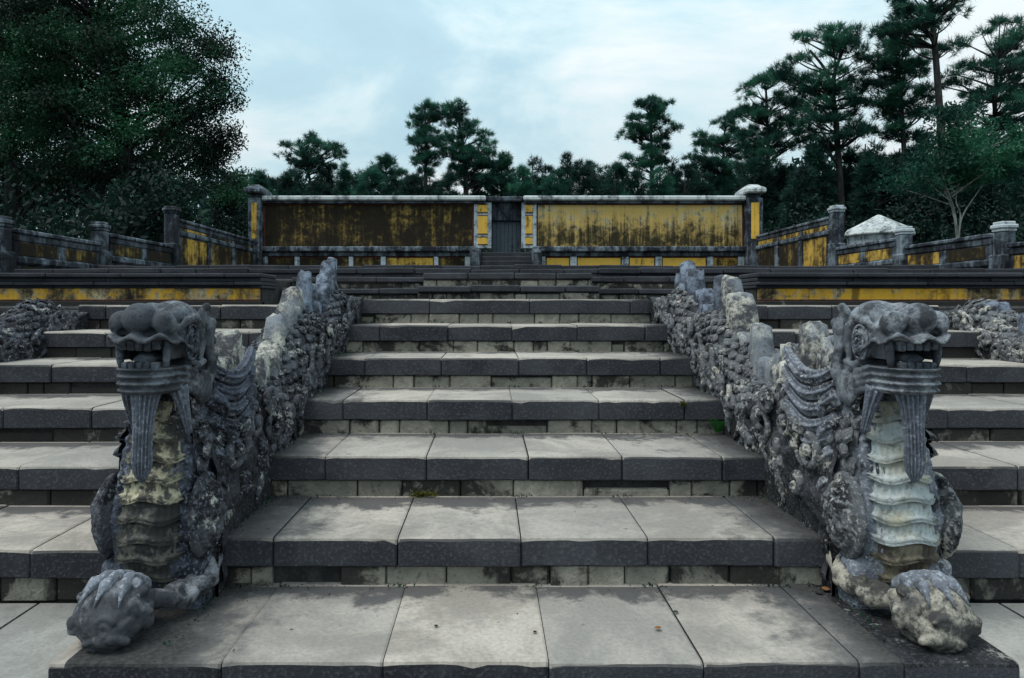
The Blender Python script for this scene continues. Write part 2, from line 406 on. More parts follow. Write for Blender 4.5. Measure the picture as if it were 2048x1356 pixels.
def tubev(pts, rad, n=8, ribs=0, amp=0.0, sy=1.0, cap=True):
    pts = [Vector(p) for p in pts]; m = len(pts)
    if not isinstance(rad, (list, tuple, np.ndarray)): rad = [rad] * m
    V = []; F = []
    up = Vector((0.13, 0.21, 0.97)).normalized(); prev = None
    for i, p in enumerate(pts):
        t = (pts[min(i + 1, m - 1)] - pts[max(i - 1, 0)]).normalized()
        if prev is None:
            a = t.cross(up)
            if a.length < 0.1: a = t.cross(Vector((1, 0, 0)))
        else: a = prev - t * prev.dot(t)
        a.normalize(); b = t.cross(a); prev = a
        for j in range(n):
            th = 2 * math.pi * j / n
            r = rad[i] * (1 + amp * math.cos(ribs * th) if ribs else 1)
            V.append(p + a * (math.cos(th) * r) + b * (math.sin(th) * r * sy))
    for i in range(m - 1):
        for j in range(n):
            F.append([i * n + j, i * n + (j + 1) % n, (i + 1) * n + (j + 1) % n, (i + 1) * n + j])
    if cap:
        F.append([j for j in range(n)][::-1]); F.append([(m - 1) * n + j for j in range(n)])
    return np.array([v[:] for v in V]), F
def box(name, x0, x1, y0, y1, z0, z1, mat, parent=None, bev=0.006, seg=1, jit=0.0, rng=None, facemat=None):
    V, F, N = boxv(x0, x1, y0, y1, z0, z1, bev, seg)
    if jit and rng:
        V = V.copy(); a = rng.uniform(-jit, jit); b = rng.uniform(-jit, jit)
        V[:, 2] += a * (V[:, 0] - (x0 + x1) / 2) + rng.uniform(-jit, jit) * 0.4
        V[:, 1] += b * (V[:, 0] - (x0 + x1) / 2) + rng.uniform(-jit, jit) * 0.4
    mats = [mat] if facemat is None else [mat, facemat]
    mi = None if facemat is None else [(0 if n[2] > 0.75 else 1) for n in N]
    return mobj(name, V, F, mats, parent, False, mi)
def worn_slab(name, x0, x1, y0, y1, z0, z1, parent, rng, mats, chip=0.010, dx=0.04):
    """slab with a worn, slightly chipped nosing and small end arrises"""
    L = x1 - x0; n = max(5, int(L / dx)); so = rng.uniform(0, 99)
    a = rng.uniform(-0.004, 0.004); b = rng.uniform(-0.004, 0.004); dz = rng.uniform(-0.003, 0.003)
    xs = [x0, x0 + 0.007] + [x0 + 0.007 + (L - 0.014) * i / n for i in range(1, n)] + [x1 - 0.007, x1]
    V = []; F = []; K = 8
    big = [(rng.uniform(x0, x1), rng.uniform(0.008, 0.022), rng.uniform(0.004, 0.012)) for _ in range(rng.choice([0, 0, 1, 1, 2]))]
    for i, x in enumerate(xs):
        e_ = 0.006 if i in (0, len(xs) - 1) else 0.0
        w = 0.0105 + 0.0035 * mnoise.noise(Vector((x * 9 + so, so, 0))) + 0.003 * abs(mnoise.noise(Vector((x * 40, so, 3))))
        for (bx_, bw, bd) in big: w += bd * math.exp(-((x - bx_) / bw) ** 2)
        if i in (0, 1, len(xs) - 2, len(xs) - 1): w += 0.004
        lw = 0.004 + 0.006 * max(0, mnoise.noise(Vector((x * 12 + so, 7, so))))
        t = x - (x0 + x1) / 2; yf = y0 + b * t + e_ + 0.0025 * mnoise.noise(Vector((x * 6, so, 9))); zt = z1 + a * t + dz - e_ * 0.6; zb = z0
        for (y, z) in ((y1, zb), (yf + lw, zb), (yf, zb + lw), (yf, zt - w), (yf + 0.28 * w, zt - 0.28 * w), (yf + w, zt), (yf + w + 0.02, zt + 0.0), (y1, zt)): V.append((x, y, z))
    m = len(xs); mi = []
    for i in range(m - 1):
        for j in range(K):
            F.append([i * K + j, i * K + (j + 1) % K, (i + 1) * K + (j + 1) % K, (i + 1) * K + j][::-1]); mi.append(0 if j in (3, 4, 5, 6) else 1)
    F.append(list(range(K))); F.append([(m - 1) * K + j for j in range(K)][::-1]); mi += [1, 1]
    return mobj(name, V, F, mats, parent, False, mi)
def catmull(P, n=8):
    P = [Vector(p) for p in P]; P = [P[0] * 2 - P[1]] + P + [P[-1] * 2 - P[-2]]; out = []
    for i in range(1, len(P) - 2):
        for k in range(n):
            t = k / n; a, b, c, d = P[i - 1:i + 3]
            out.append(0.5 * ((2 * b) + (c - a) * t + (2 * a - 5 * b + 4 * c - d) * t * t + (3 * b - a - 3 * c + d) * t ** 3))
    out.append(P[-2]); return out
def px(x, y, D): return ((x - 978) * D / 1366, D, 1.026 + (613 - y) * D / 1366)
# ------------------------------------------------------------------ ground
def terr(x, y):
    def ss(a, b, t):
        t = min(1, max(0, (t - a) / (b - a))); return t * t * (3 - 2 * t)
    z = -0.11 + 1.45 * ss(8.2, 11.5, y) + 0.45 * ss(12.6, 15, y) + 5.5 * ss(28, 95, y)
    z += 0.9 * ss(10.5, 22, abs(x - 0.5)) * ss(9, 14, y)
    z += 0.25 * math.sin(x * 0.21 + y * 0.13) * ss(26, 40, y)
    return z
gx = np.concatenate([np.linspace(-500, -40, 14), np.linspace(-36, 36, 60), np.linspace(40, 500, 14)])
gy = np.concatenate([np.linspace(-300, -12, 8), np.linspace(-10, 40, 90), np.linspace(44, 140, 26), np.linspace(160, 700, 10)])
gv = [(x, y, terr(x, y)) for y in gy for x in gx]
nx = len(gx)
gf = [[j * nx + i, j * nx + i + 1, (j + 1) * nx + i + 1, (j + 1) * nx + i] for j in range(len(gy) - 1) for i in range(nx - 1)]
ground = mobj('ground', gv, gf, M['terrain'], None, True)
tag(ground, kind='structure')

rng = random.Random(7)
court = empty('courtyard_pavement', (0, 0, 0)); tag(court, kind='structure')
mobj('bedding', [(-9, -4, -0.085), (9, -4, -0.085), (9, 2.6, -0.085), (-9, 2.6, -0.085)], [[0, 1, 2, 3]], M['mortar'], court)
yy = [2.50, 1.93, 1.36, 0.79, 0.22]
for r_ in range(len(yy) - 1):
    for side in (-1, 1):
        x = -1.28 if side < 0 else 1.54
        x += 0.0 if r_ == 0 else side * -0.0
        first = True
        while abs(x) < 3.6:
            w = rng.uniform(0.52, 0.62) if not first else rng.uniform(0.30, 0.5)
            first = False
            xa, xb = (x - w, x) if side < 0 else (x, x + w)
            box('paving_slab', xa + 0.002, xb - 0.002, yy[r_ + 1] + 0.002, yy[r_] - 0.002, -0.11, -0.057, M['top2'], court, 0.004, 1, 0.0015, rng, M['face'])
            x += side * w
    if yy[r_] < 1.95:
        x = -1.38
        while x < 1.6:
            w = 0.5
            box('paving_slab', x + 0.002, x + w - 0.002, yy[r_ + 1] + 0.002, yy[r_] - 0.002, -0.11, -0.057, M['top2'], court, 0.004, 1, 0.0015, rng, M['face'])
            x += w

# ------------------------------------------------------------------ stairs
def zstep(k): return HS * k
def ystep(k): return Y0 + TD * k
def step_core(V, F, x0, x1, k, zoff, y_end, rec=0.04):
    """dark mortar mass behind the stones of one step"""
    b = boxv(x0, x1, ystep(k) + rec, y_end, zstep(k) - HS - 0.06 + zoff, zstep(k) - 0.02 + zoff, 0.002)
    n = sum(len(v) for v in V); V.append(b[0]); F.extend([[i + n for i in f] for f in b[1]])
def build_flight(root, xa, xb, ks, joints, zoff, rng, y_last, slabth=0.108, seg=1):
    V = []; F = []
    for k in ks:
        step_core(V, F, xa - 0.03, xb + 0.03, k, zoff, ystep(k + 1) + 0.12 if k < max(ks) else y_last)
    mobj('core', np.concatenate(V), F, M['mortar'], root)
    for k in ks:
        js = [xa - 0.05] + [j for j in joints[k] if xa < j < xb] + [xb + 0.05]
        zt = zstep(k) + zoff
        for a, b in zip(js[:-1], js[1:]):
            g = rng.uniform(0.0008, 0.0032)
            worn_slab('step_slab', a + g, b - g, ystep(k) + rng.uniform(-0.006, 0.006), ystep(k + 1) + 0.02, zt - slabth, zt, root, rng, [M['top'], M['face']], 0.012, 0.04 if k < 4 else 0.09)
        if k == 0: continue
        x = xa - 0.05
        while x < xb + 0.05:
            w = rng.choice([rng.uniform(0.08, 0.16), rng.uniform(0.16, 0.30), rng.uniform(0.2, 0.42)])
            x2 = min(x + w, xb + 0.05)
            hole = (k == 2 and zoff == 0 and x < 0.73 < x2)
            zl, zh = zt - HS - 0.02, zt - slabth - 0.002
            yf = ystep(k) + 0.014 + rng.uniform(-0.004, 0.008)
            if hole:
                zh -= 0.036
            elif rng.random() < 0.06: yf += 0.018; zh -= rng.uniform(0, 0.03)
            if x2 - x > 0.03:
                box('riser_stone', x + rng.uniform(0.001, 0.004), x2 - rng.uniform(0.001, 0.004), yf, ystep(k) + 0.09, zl, zh, M['riser'], root, rng.uniform(0.004, 0.011), 1, 0.006, rng)
            x = x2

XL, XR = -0.985, 1.255
stairs = empty('stairs', (0.13, Y0, 0)); tag(stairs, kind='structure')
J = {0: [-1.38, -0.775, -0.307, 0.173, 0.62, 1.07, 1.62], 1: [-0.793, -0.335, 0.117, 0.584, 1.048], 2: [-0.729, -0.28, 0.1756, 0.593, 1.038],
     3: [-0.765, -0.321, 0.12, 0.575, 1.024], 4: [-0.745, -0.285, 0.177, 0.59, 1.03], 5: [-0.74, -0.28, 0.156, 0.60, 1.06], 6: [-0.45, 0.31, 1.07]}
build_flight(stairs, XL, XR, [1, 2, 3, 4, 5, 6], J, 0.0, random.Random(11), 7.8)
# bottom platform (the plinth that also carries the dragons)
pj = [-1.275, -0.775, -0.307, 0.173, 0.62, 1.07, 1.20, 1.535]
for a, b in zip(pj[:-1], pj[1:]):
    end = b < -0.9 or a > 1.2
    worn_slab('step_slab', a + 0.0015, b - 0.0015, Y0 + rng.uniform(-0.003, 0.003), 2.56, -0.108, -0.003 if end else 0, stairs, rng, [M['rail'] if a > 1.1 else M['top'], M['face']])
side_j = {}
rs = random.Random(23)
for k in range(1, 7):
    j = []; x = -3.4 + rs.uniform(0, 0.4)
    while x < 3.9: j.append(x); x += rs.uniform(0.40, 0.50)
    side_j[k] = j
side_j[1] = [-2.15, -1.68, 1.945, 2.42, 2.9]; side_j[2] = [-2.57, -2.095, -1.62, 1.88, 2.35, 2.83]; side_j[3] = [-2.54, -2.08, -1.6, 1.93, 2.40, 2.88]
ZS = -0.043
s1 = empty('side_stairs', (-2.2, Y0 + TD, 0)); tag(s1, kind='structure')
build_flight(s1, -3.06, -1.30, [1, 2, 3, 4, 5, 6], side_j, ZS, random.Random(5), 7.8)
s2 = empty('side_stairs', (2.5, Y0 + TD, 0)); tag(s2, kind='structure')
build_flight(s2, 1.56, 3.36, [1, 2, 3, 4, 5, 6], side_j, ZS, random.Random(9), 7.8)
# landing at the head of the lower flights
landing = box('landing', -9.5, 10.0, 5.75, 9.2, 0.3, 1.03, M['mortar'], None, 0.02); tag(landing, kind='structure')
# upper flight
ups = empty('upper_stairs', (0.2, 7.6, 1.08)); tag(ups, kind='structure')
ru = random.Random(31)
def ustep(xa, xb, yf, ye, zt, th, js, root, zb=None):
    zb = zt - HS if zb is None else zb
    V, F, N = boxv(xa + 0.01, xb - 0.01, yf + 0.05, ye, zb - 0.02, zt - 0.02, 0.003)
    mobj('core', V, F, M['mortar'], root)
    jj = [xa] + [j for j in js if xa + 0.1 < j < xb - 0.1] + [xb]
    for a, b in zip(jj[:-1], jj[1:]):
        box('step_slab', a + 0.003, b - 0.003, yf + ru.uniform(-0.012, 0.012), min(ye, yf + 0.5), zt - th, zt + ru.uniform(-0.006, 0.006), M['top'], root, 0.012, 1, 0.01, ru, M['face'])
    x = xa
    while x < xb - 0.02:
        w = ru.uniform(0.1, 0.4); x2 = min(xb, x + w)
        box('riser_stone', x + 0.003, x2 - 0.003, yf + 0.02 + ru.uniform(0, 0.025), yf + 0.12, zb, zt - th - 0.003 - ru.uniform(0, 0.02), M['riser'], root, 0.012, 1, 0.01, ru)
        x = x2
ustep(-0.80, 1.24, 7.60, 8.42, 1.262, 0.075, [-0.2, 0.35, 0.85], ups)
ustep(-0.78, 1.22, 8.06, 8.9, 1.425, 0.075, [-0.25, 0.3, 0.8], ups)
for a, b in ((-2.55, -0.80), (1.24, 3.02)):
    ustep(a, b, 8.38, 8.9, 1.250, 0.07, [a + 0.6, a + 1.2], ups)
    ustep(a, b, 8.80, 9.3, 1.410, 0.07, [a + 0.5, a + 1.1], ups)
# terraces above, dark weathered edges running the whole width
for nm, ya, za, zb in (('terrace', 9.25, 1.0, 1.40),):
    t_ = box(nm, -9.5, 10.2, ya, 22.6, za, zb, M['mortar'], None, 0.02); tag(t_, kind='structure')
def long_step(name, yf, zt, th, x0, x1, seed, ye, over=0.0):
    r_ = random.Random(seed); root = empty(name, (0.2, yf, zt - HS)); tag(root, kind='structure')
    V, F, N = boxv(x0, x1, yf + 0.06, ye, zt - HS - 0.05, zt - 0.02, 0.003); mobj('core', V, F, M['mortar'], root)
    x = x0
    while x < x1:
        w = r_.uniform(0.5, 0.9)
        box('step_slab', x + 0.004, min(x1, x + w) - 0.004, yf + r_.uniform(-0.03, 0.03), yf + 0.5, zt - th, zt + r_.uniform(-0.012, 0.012), M['top'], root, 0.014, 1, 0.012, r_, M['cap'])
        x += w
    x = x0
    while x < x1:
        w = r_.uniform(0.3, 0.9)
        box('riser_stone', x + 0.004, min(x1, x + w) - 0.004, yf + 0.03 + r_.uniform(0, 0.02), yf + 0.2, zt - HS - 0.03, zt - th - 0.004, M['cap'], root, 0.012, 1, 0.008, r_)
        x += w
    return root
long_step('terrace_step', 10.2, 1.595, 0.08, -7.1, 8.2, 3, 13)
long_step('terrace_step', 12.4, 1.775, 0.085, -7.1, 8.2, 4, 22.5)

# ------------------------------------------------------------------ retaining walls with the yellow band
def retaining(xa, xb, label, seed, y=7.75):
    r_ = random.Random(seed)
    root = empty('retaining_wall', ((xa + xb) / 2, y, 1.04)); tag(root, label, 'wall', 'yellow banded retaining walls')
    box('wall_core', xa, xb, y + 0.02, y + 1.6, 0.9, 1.35, M['mortar'], root, 0.004)
    box('base_course', xa, xb, y - 0.03, y + 0.1, 0.95, 1.090, M['riser'], root, 0.012)
    box('yellow_band', xa + 0.02, xb - 0.02, y - 0.006, y + 0.06, 1.088, 1.232, M['yel_band'], root, 0.004)
    box('red_border', xa + 0.02, xb - 0.02, y - 0.012, y + 0.05, 1.0925, 1.106, M['red'], root, 0.002)
    # moulded coping: layered courses stepping outwards
    for z0, z1, pr in ((1.233, 1.262, 0.03), (1.264, 1.305, 0.075), (1.307, 1.350, 0.055), (1.352, 1.402, 0.11)):
        x = xa - 0.02
        while x < xb + 0.02:
            w = r_.uniform(0.7, 1.2); x2 = min(xb + 0.02, x + w)
            box('coping_stone', x + 0.002, x2 - 0.002, y - pr + r_.uniform(-0.006, 0.006), y + 0.5, z0, z1 + r_.uniform(-0.004, 0.004) * (1 if z1 > 1.4 else 0), M['cap'], root, 0.012, 1, 0.003, r_)
            x = x2
    return root
retaining(-8.6, -2.58, 'low retaining wall with peeling yellow band behind the left stone dragon', 3)
retaining(3.03, 9.4, 'low retaining wall with peeling yellow band behind the right stone dragon', 4)

# ------------------------------------------------------------------ enclosure wall with gate
DW = 22.0
def wx(p): return (p - 978) * DW / 1366
def wz(p): return 1.026 + (613 - p) * DW / 1366
wall = empty('enclosure_wall', (0.5, DW, 1.75))
tag(wall, 'long yellow plaster enclosure wall with white coping and a central dark doorway', 'wall')
def wbox(name, xa, xb, ya, yb, pr, mat, th=0.5, bev=0.015, parent=wall):
    """xa..xb, ya..yb in wall pixels, pr = how far it stands proud"""
    return box(name, wx(xa), wx(xb), DW - pr, DW + th, wz(yb), wz(ya), mat, parent, bev)
for (a, b, m) in ((528, 948, 'yel_dark'), (1073, 1487, 'yel')):
    wbox('wall_panel', a, b, 405, 497, 0.0, M[m], 0.42)
    mb = MB()
    for (c, d, e_, f_) in ((a, a + 3, 408, 494), (b - 3, b, 408, 494), (a, b, 408, 410)):
        mb.box(wx(c), wx(d), DW - 0.012, DW + 0.05, wz(f_), wz(e_), 0.004)
    mb.build('panel_border', M['red'], wall)
# copings: white rounded top, dark underside moulding
for (a, b, m) in ((527, 972, 'white'), (1046, 1488, 'white')):
    wbox('coping', a, b, 393, 402.5, 0.22, M[m], 0.72, 0.05)
    wbox('coping_moulding', a, b, 402.7, 408, 0.14, M['frame_dk'], 0.6)
wbox('gate_coping', 972.5, 1045.5, 394, 404, 0.16, M['frame_dk'], 0.7, 0.03)
wbox('gate_lintel', 980, 1046, 404.3, 440, -0.15, M['frame_dk'], 0.5)
wbox('door', 983, 1043, 440.3, 508, -0.30, M['door'], 0.4)
mb = MB()
for i in range(7):
    a = 985 + i * 8.2
    mb.box(wx(a), wx(a + 7.4), DW + 0.28, DW + 0.31, wz(505), wz(443), 0.006)
mb.build('door_planks', M['door'], wall)
# pilasters by the gate, each with three little panels
for (a, b) in ((948, 983), (1043, 1073)):
    wbox('pilaster', a, b, 404.5, 497, 0.05, M['frame_lt'], 0.5)
    for (c, d) in ((410, 425), (432, 468), (475, 489)):
        wbox('pilaster_panel', a + 8, b - 8, c, d, 0.062, M['yel_clean'], 0.0)
        mb = MB()
        for (e_, f_, g_, h_) in ((a + 7, b - 7, c - 1.2, c), (a + 7, b - 7, d, d + 1.2)):
            mb.box(wx(e_), wx(f_), DW - 0.066, DW, wz(h_), wz(g_), 0.003)
        mb.build('panel_border', M['red'], wall)
# ledge, frieze and lower panels
for (a, b) in ((520, 952), (1065, 1500)):
    wbox('ledge', a, b, 493.5, 504, 0.20, M['frame'], 0.4, 0.03)
    wbox('ledge_moulding', a, b, 504.3, 513, 0.10, M['frame_dk'], 0.4)
    wbox('base_wall', a, b, 513.3, 556, 0.0, M['frame_dk'], 0.4)
for (ups_, ) in (([527, 537, 590, 600, 698, 707, 762, 772, 868, 877, 930, 941],), ([1078, 1091, 1140, 1153, 1243, 1257, 1310, 1323, 1413, 1426, 1475, 1488],)):
    for i in range(0, len(ups_), 2):
        wbox('upright', ups_[i], ups_[i + 1], 513.3, 556, 0.075, M['frame_lt'], 0.0)
    for i in range(1, len(ups_) - 1, 2):
        a, b = ups_[i] + 0.6, ups_[i + 1] - 0.6
        right = a > 1000
        wbox('lower_panel', a + 1.5, b - 1.5, 516, 556, 0.03, M['yel_clean'] if right and i < 8 else (M['yel_mid'] if right or i == 7 else M['yel_dark']), 0.0)
        wbox('panel_border', a, b, 513.5, 515.8, 0.04, M['red'], 0.0, 0.004)
# corner pillars
for (a, b, cm) in ((502, 527, 'frame_dk'), (1488, 1519, 'white')):
    wbox('pillar', a, b, 398, 560, 0.30, M['frame'], 0.6, 0.03)
    wbox('pillar_panel', a + 7.5, b - 7.5, 408, 480, 0.315, M['yel_clean'] if a > 1000 else M['yel_mid'], -0.2)
    wbox('pillar_neck', a + 3, b - 3, 388, 398, 0.22, M['frame_dk'], 0.5, 0.03)
    V, F, N = boxv(wx(a - 4), wx(b + 4), DW - 0.44, DW + 0.70, wz(389), wz(380), 0.04)
    mb = MB().add(V, F)
    # hipped cap
    x0, x1, y0, y1 = wx(a - 3), wx(b + 3), DW - 0.42, DW + 0.68
    zc, zt = wz(380), wz(370)
    q0, q1, r0, r1 = wx(a + 7), wx(b - 7), DW - 0.10, DW + 0.40
    mb.add([(x0, y0, zc), (x1, y0, zc), (x1, y1, zc), (x0, y1, zc), (q0, r0, zt), (q1, r0, zt), (q1, r1, zt), (q0, r1, zt)],
           [[0, 1, 5, 4], [1, 2, 6, 5], [2, 3, 7, 6], [3, 0, 4, 7], [4, 5, 6, 7]])
    mb.build('pillar_cap', M[cm] if a > 1000 else M['frame'], wall)
# scroll stones at the foot of the gate
for s, cx in ((-1, 952), (1, 1070)):
    X = wx(cx); pts = [(X, DW - 0.3 - 0.14 * i, wz(506) - 0.02 * i * i) for i in range(7)]
    mb = MB().tube(pts, [0.17, 0.19, 0.19, 0.17, 0.15, 0.13, 0.10], 8)
    mb.box(X - 0.14, X + 0.14, DW - 1.2, DW - 0.2, 1.75, wz(510), 0.03)
    mb.build('scroll_stone', M['frame_dk'], wall, True)
gst = empty('gate_steps', (wx(1012), DW - 1.2, 1.75)); tag(gst, kind='structure')
for i in range(5):
    z1 = wz(506) - 0.155 * i
    box('step', wx(958 - i * 1.2), wx(1066 + i * 1.2), DW - 0.12 - 0.26 * (i + 1), DW + 0.2 - 0.26 * i, 1.70, z1, M['cap'], gst, 0.02)

# ------------------------------------------------------------------ side balustrades
def balustrade(X, s, label, posts, secs):
    """X: line of the wall, s: +1 when the stairs lie on the +x side"""
    root = empty('side_balustrade', (X, 16, 1.5)); tag(root, label, 'balustrade', 'stepped balustrade walls beside the terrace')
    def bb(name, half, y0, y1, z0, z1, mat, bev=0.015, parent=root):
        return box(name, X - half, X + half, y0, y1, z0, z1, mat, parent, bev)
    for (y0, y1, ztop, zled, zbot, nlow) in secs:
        bb('wall_core', 0.08, y0, y1, zbot, ztop - 0.14, M['frame_dk'])
        bb('top_rail', 0.125, y0, y1, ztop - 0.075, ztop, M['frame'], 0.03)
        bb('rail_moulding', 0.10, y0, y1, ztop - 0.20, ztop - 0.08, M['frame_dk'], 0.02)
        bb('ledge', 0.135, y0, y1, zled - 0.13, zled, M['frame'], 0.03)
        n = max(2, int((y1 - y0) / 1.35))
        L = (y1 - y0) / n
        for i in range(n):
            a, b = y0 + i * L, y0 + (i + 1) * L
            xs = X + s * 0.08
            r_ = random.Random(int(X * 100) + i + int(y0 * 10))
            m = r_.choice(['yel_mid', 'yel_mid', 'yel_dark', 'yel_mid'] if s < 0 else ['yel_dark', 'yel_dark', 'yel_dark', 'yel_mid'])
            def pan(nm, ya, yb, za, zb, mat, pr, bv=0.004):
                box(nm, xs - s * 0.05, xs + s * pr, ya, yb, za, zb, mat, root, bv)
            pan('upper_panel', a + 0.12, b - 0.12, zled + 0.012, ztop - 0.21, M[m], 0.008)
            if i > 0: pan('upright', a - 0.10, a + 0.10, zled + 0.002, ztop - 0.205, M['frame'], 0.025)
            m2 = r_.choice(['yel_mid', 'yel_dark'] if s < 0 else ['yel_dark', 'yel_dark', 'yel_mid'])
            if zled - zbot > 0.5:
                pan('lower_panel', a + 0.14, b - 0.14, zbot + 0.02, zled - 0.16, M[m2], 0.012)
                if i > 0: pan('upright', a - 0.12, a + 0.12, zbot, zled - 0.135, M['frame'], 0.04)
            else:
                pan('lower_panel', a + 0.14, b - 0.14, zbot + 0.02, zled - 0.16, M['yel_dark'], 0.012)
    for (y, ztop, zb, w) in posts:
        p = box('post', X - w, X + w, y - w, y + w, zb, ztop - 0.17, M['frame'], root, 0.02)
        bb2 = MB()
        bb2.box(X - w * 1.08, X + w * 1.08, y - w * 1.08, y + w * 1.08, ztop - 0.168, ztop - 0.12, 0.015)
        bb2.box(X - w * 1.25, X + w * 1.25, y - w * 1.25, y + w * 1.25, ztop - 0.118, ztop - 0.05, 0.03)
        bb2.box(X - w * 1.0, X + w * 1.0, y - w * 1.0, y + w * 1.0, ztop - 0.055, ztop, 0.05)
        bb2.build('post_cap', M['frame_lt'] if s < 0 else M['frame'], p)
        box('post_block', X - w * 1.35, X + w * 1.35, y - w * 1.5, y + w * 1.5, zb - 0.1, zb + (ztop - zb) * 0.50, M['frame'] if s < 0 else M['frame_dk'], p, 0.03)
    return root
secsL = [(16.45, 21.7, 3.14, 2.86, 1.7, 3), (13.45, 16.1, 2.47, 2.03, 1.55, 2), (10.75, 13.1, 2.26, 1.83, 1.35, 2), (8.2, 10.4, 2.05, 1.62, 1.1, 2)]
balustrade(-7.55, 1, 'stepped balustrade with blackened yellow panels along the left terrace edge', [(16.25, 3.40, 1.65, 0.13), (13.25, 2.66, 1.55, 0.115), (10.55, 2.42, 1.35, 0.115)], secsL)
secsR = [(17.1, 21.7, 3.28, 2.95, 1.7, 3), (14.35, 16.75, 2.47, 2.03, 1.55, 2), (11.6, 14.0, 2.27, 1.83, 1.35, 2), (8.9, 11.2, 2.06, 1.62, 1.1, 2)]
balustrade(8.6, -1, 'stepped balustrade with pale posts and yellow panels along the right terrace edge', [(16.9, 3.52, 1.65, 0.13), (14.15, 2.68, 1.55, 0.115), (11.4, 2.44, 1.35, 0.115)], secsR)

# ------------------------------------------------------------------ domed kiosk
DK = 27.0
kx, _, kz = px(1757, 460, DK)
kio = empty('domed_kiosk', (kx, DK, terr(kx, DK))); tag(kio, 'round white kiosk with a low conical dome behind the right balustrade', 'kiosk')
def lathe(name, prof, c, mat, parent, n=72, smooth=True):
    V = []; F = []
    for (r_, z) in prof:
        for j in range(n):
            a = 2 * math.pi * j / n; V.append((c[0] + r_ * math.cos(a), c[1] + r_ * math.sin(a), z))
    for i in range(len(prof) - 1):
        for j in range(n): F.append([i * n + j, i * n + (j + 1) % n, (i + 1) * n + (j + 1) % n, (i + 1) * n + j])
    F.append([(len(prof) - 1) * n + j for j in range(n)])
    return mobj(name, V, F, mat, parent, smooth)
rad = 60 * DK / 1366
ztop = px(0, 430, DK)[2]
lathe('drum', [(rad * 0.93, terr(kx, DK) - 0.3), (rad * 0.93, kz - 0.32), (rad * 0.95, kz - 0.28)], (kx, DK), M['frame_lt'], kio)
lathe('eaves', [(rad * 0.96, kz - 0.279), (rad * 1.05, kz - 0.24), (rad * 1.05, kz - 0.16), (rad * 0.99, kz - 0.14), (rad * 0.99, kz - 0.07), (rad * 0.97, kz - 0.04)], (kx, DK), M['white'], kio)
hh = ztop - kz
lathe('dome', [(rad * 0.968, kz - 0.039), (rad * 0.93, kz + 0.03), (rad * 0.74, kz + hh * 0.25), (rad * 0.55, kz + hh * 0.45), (rad * 0.36, kz + hh * 0.66), (rad * 0.18, kz + hh * 0.86), (rad * 0.07, kz + hh * 0.985), (0.01, kz + hh * 1.02)], (kx, DK), M['white'], kio)
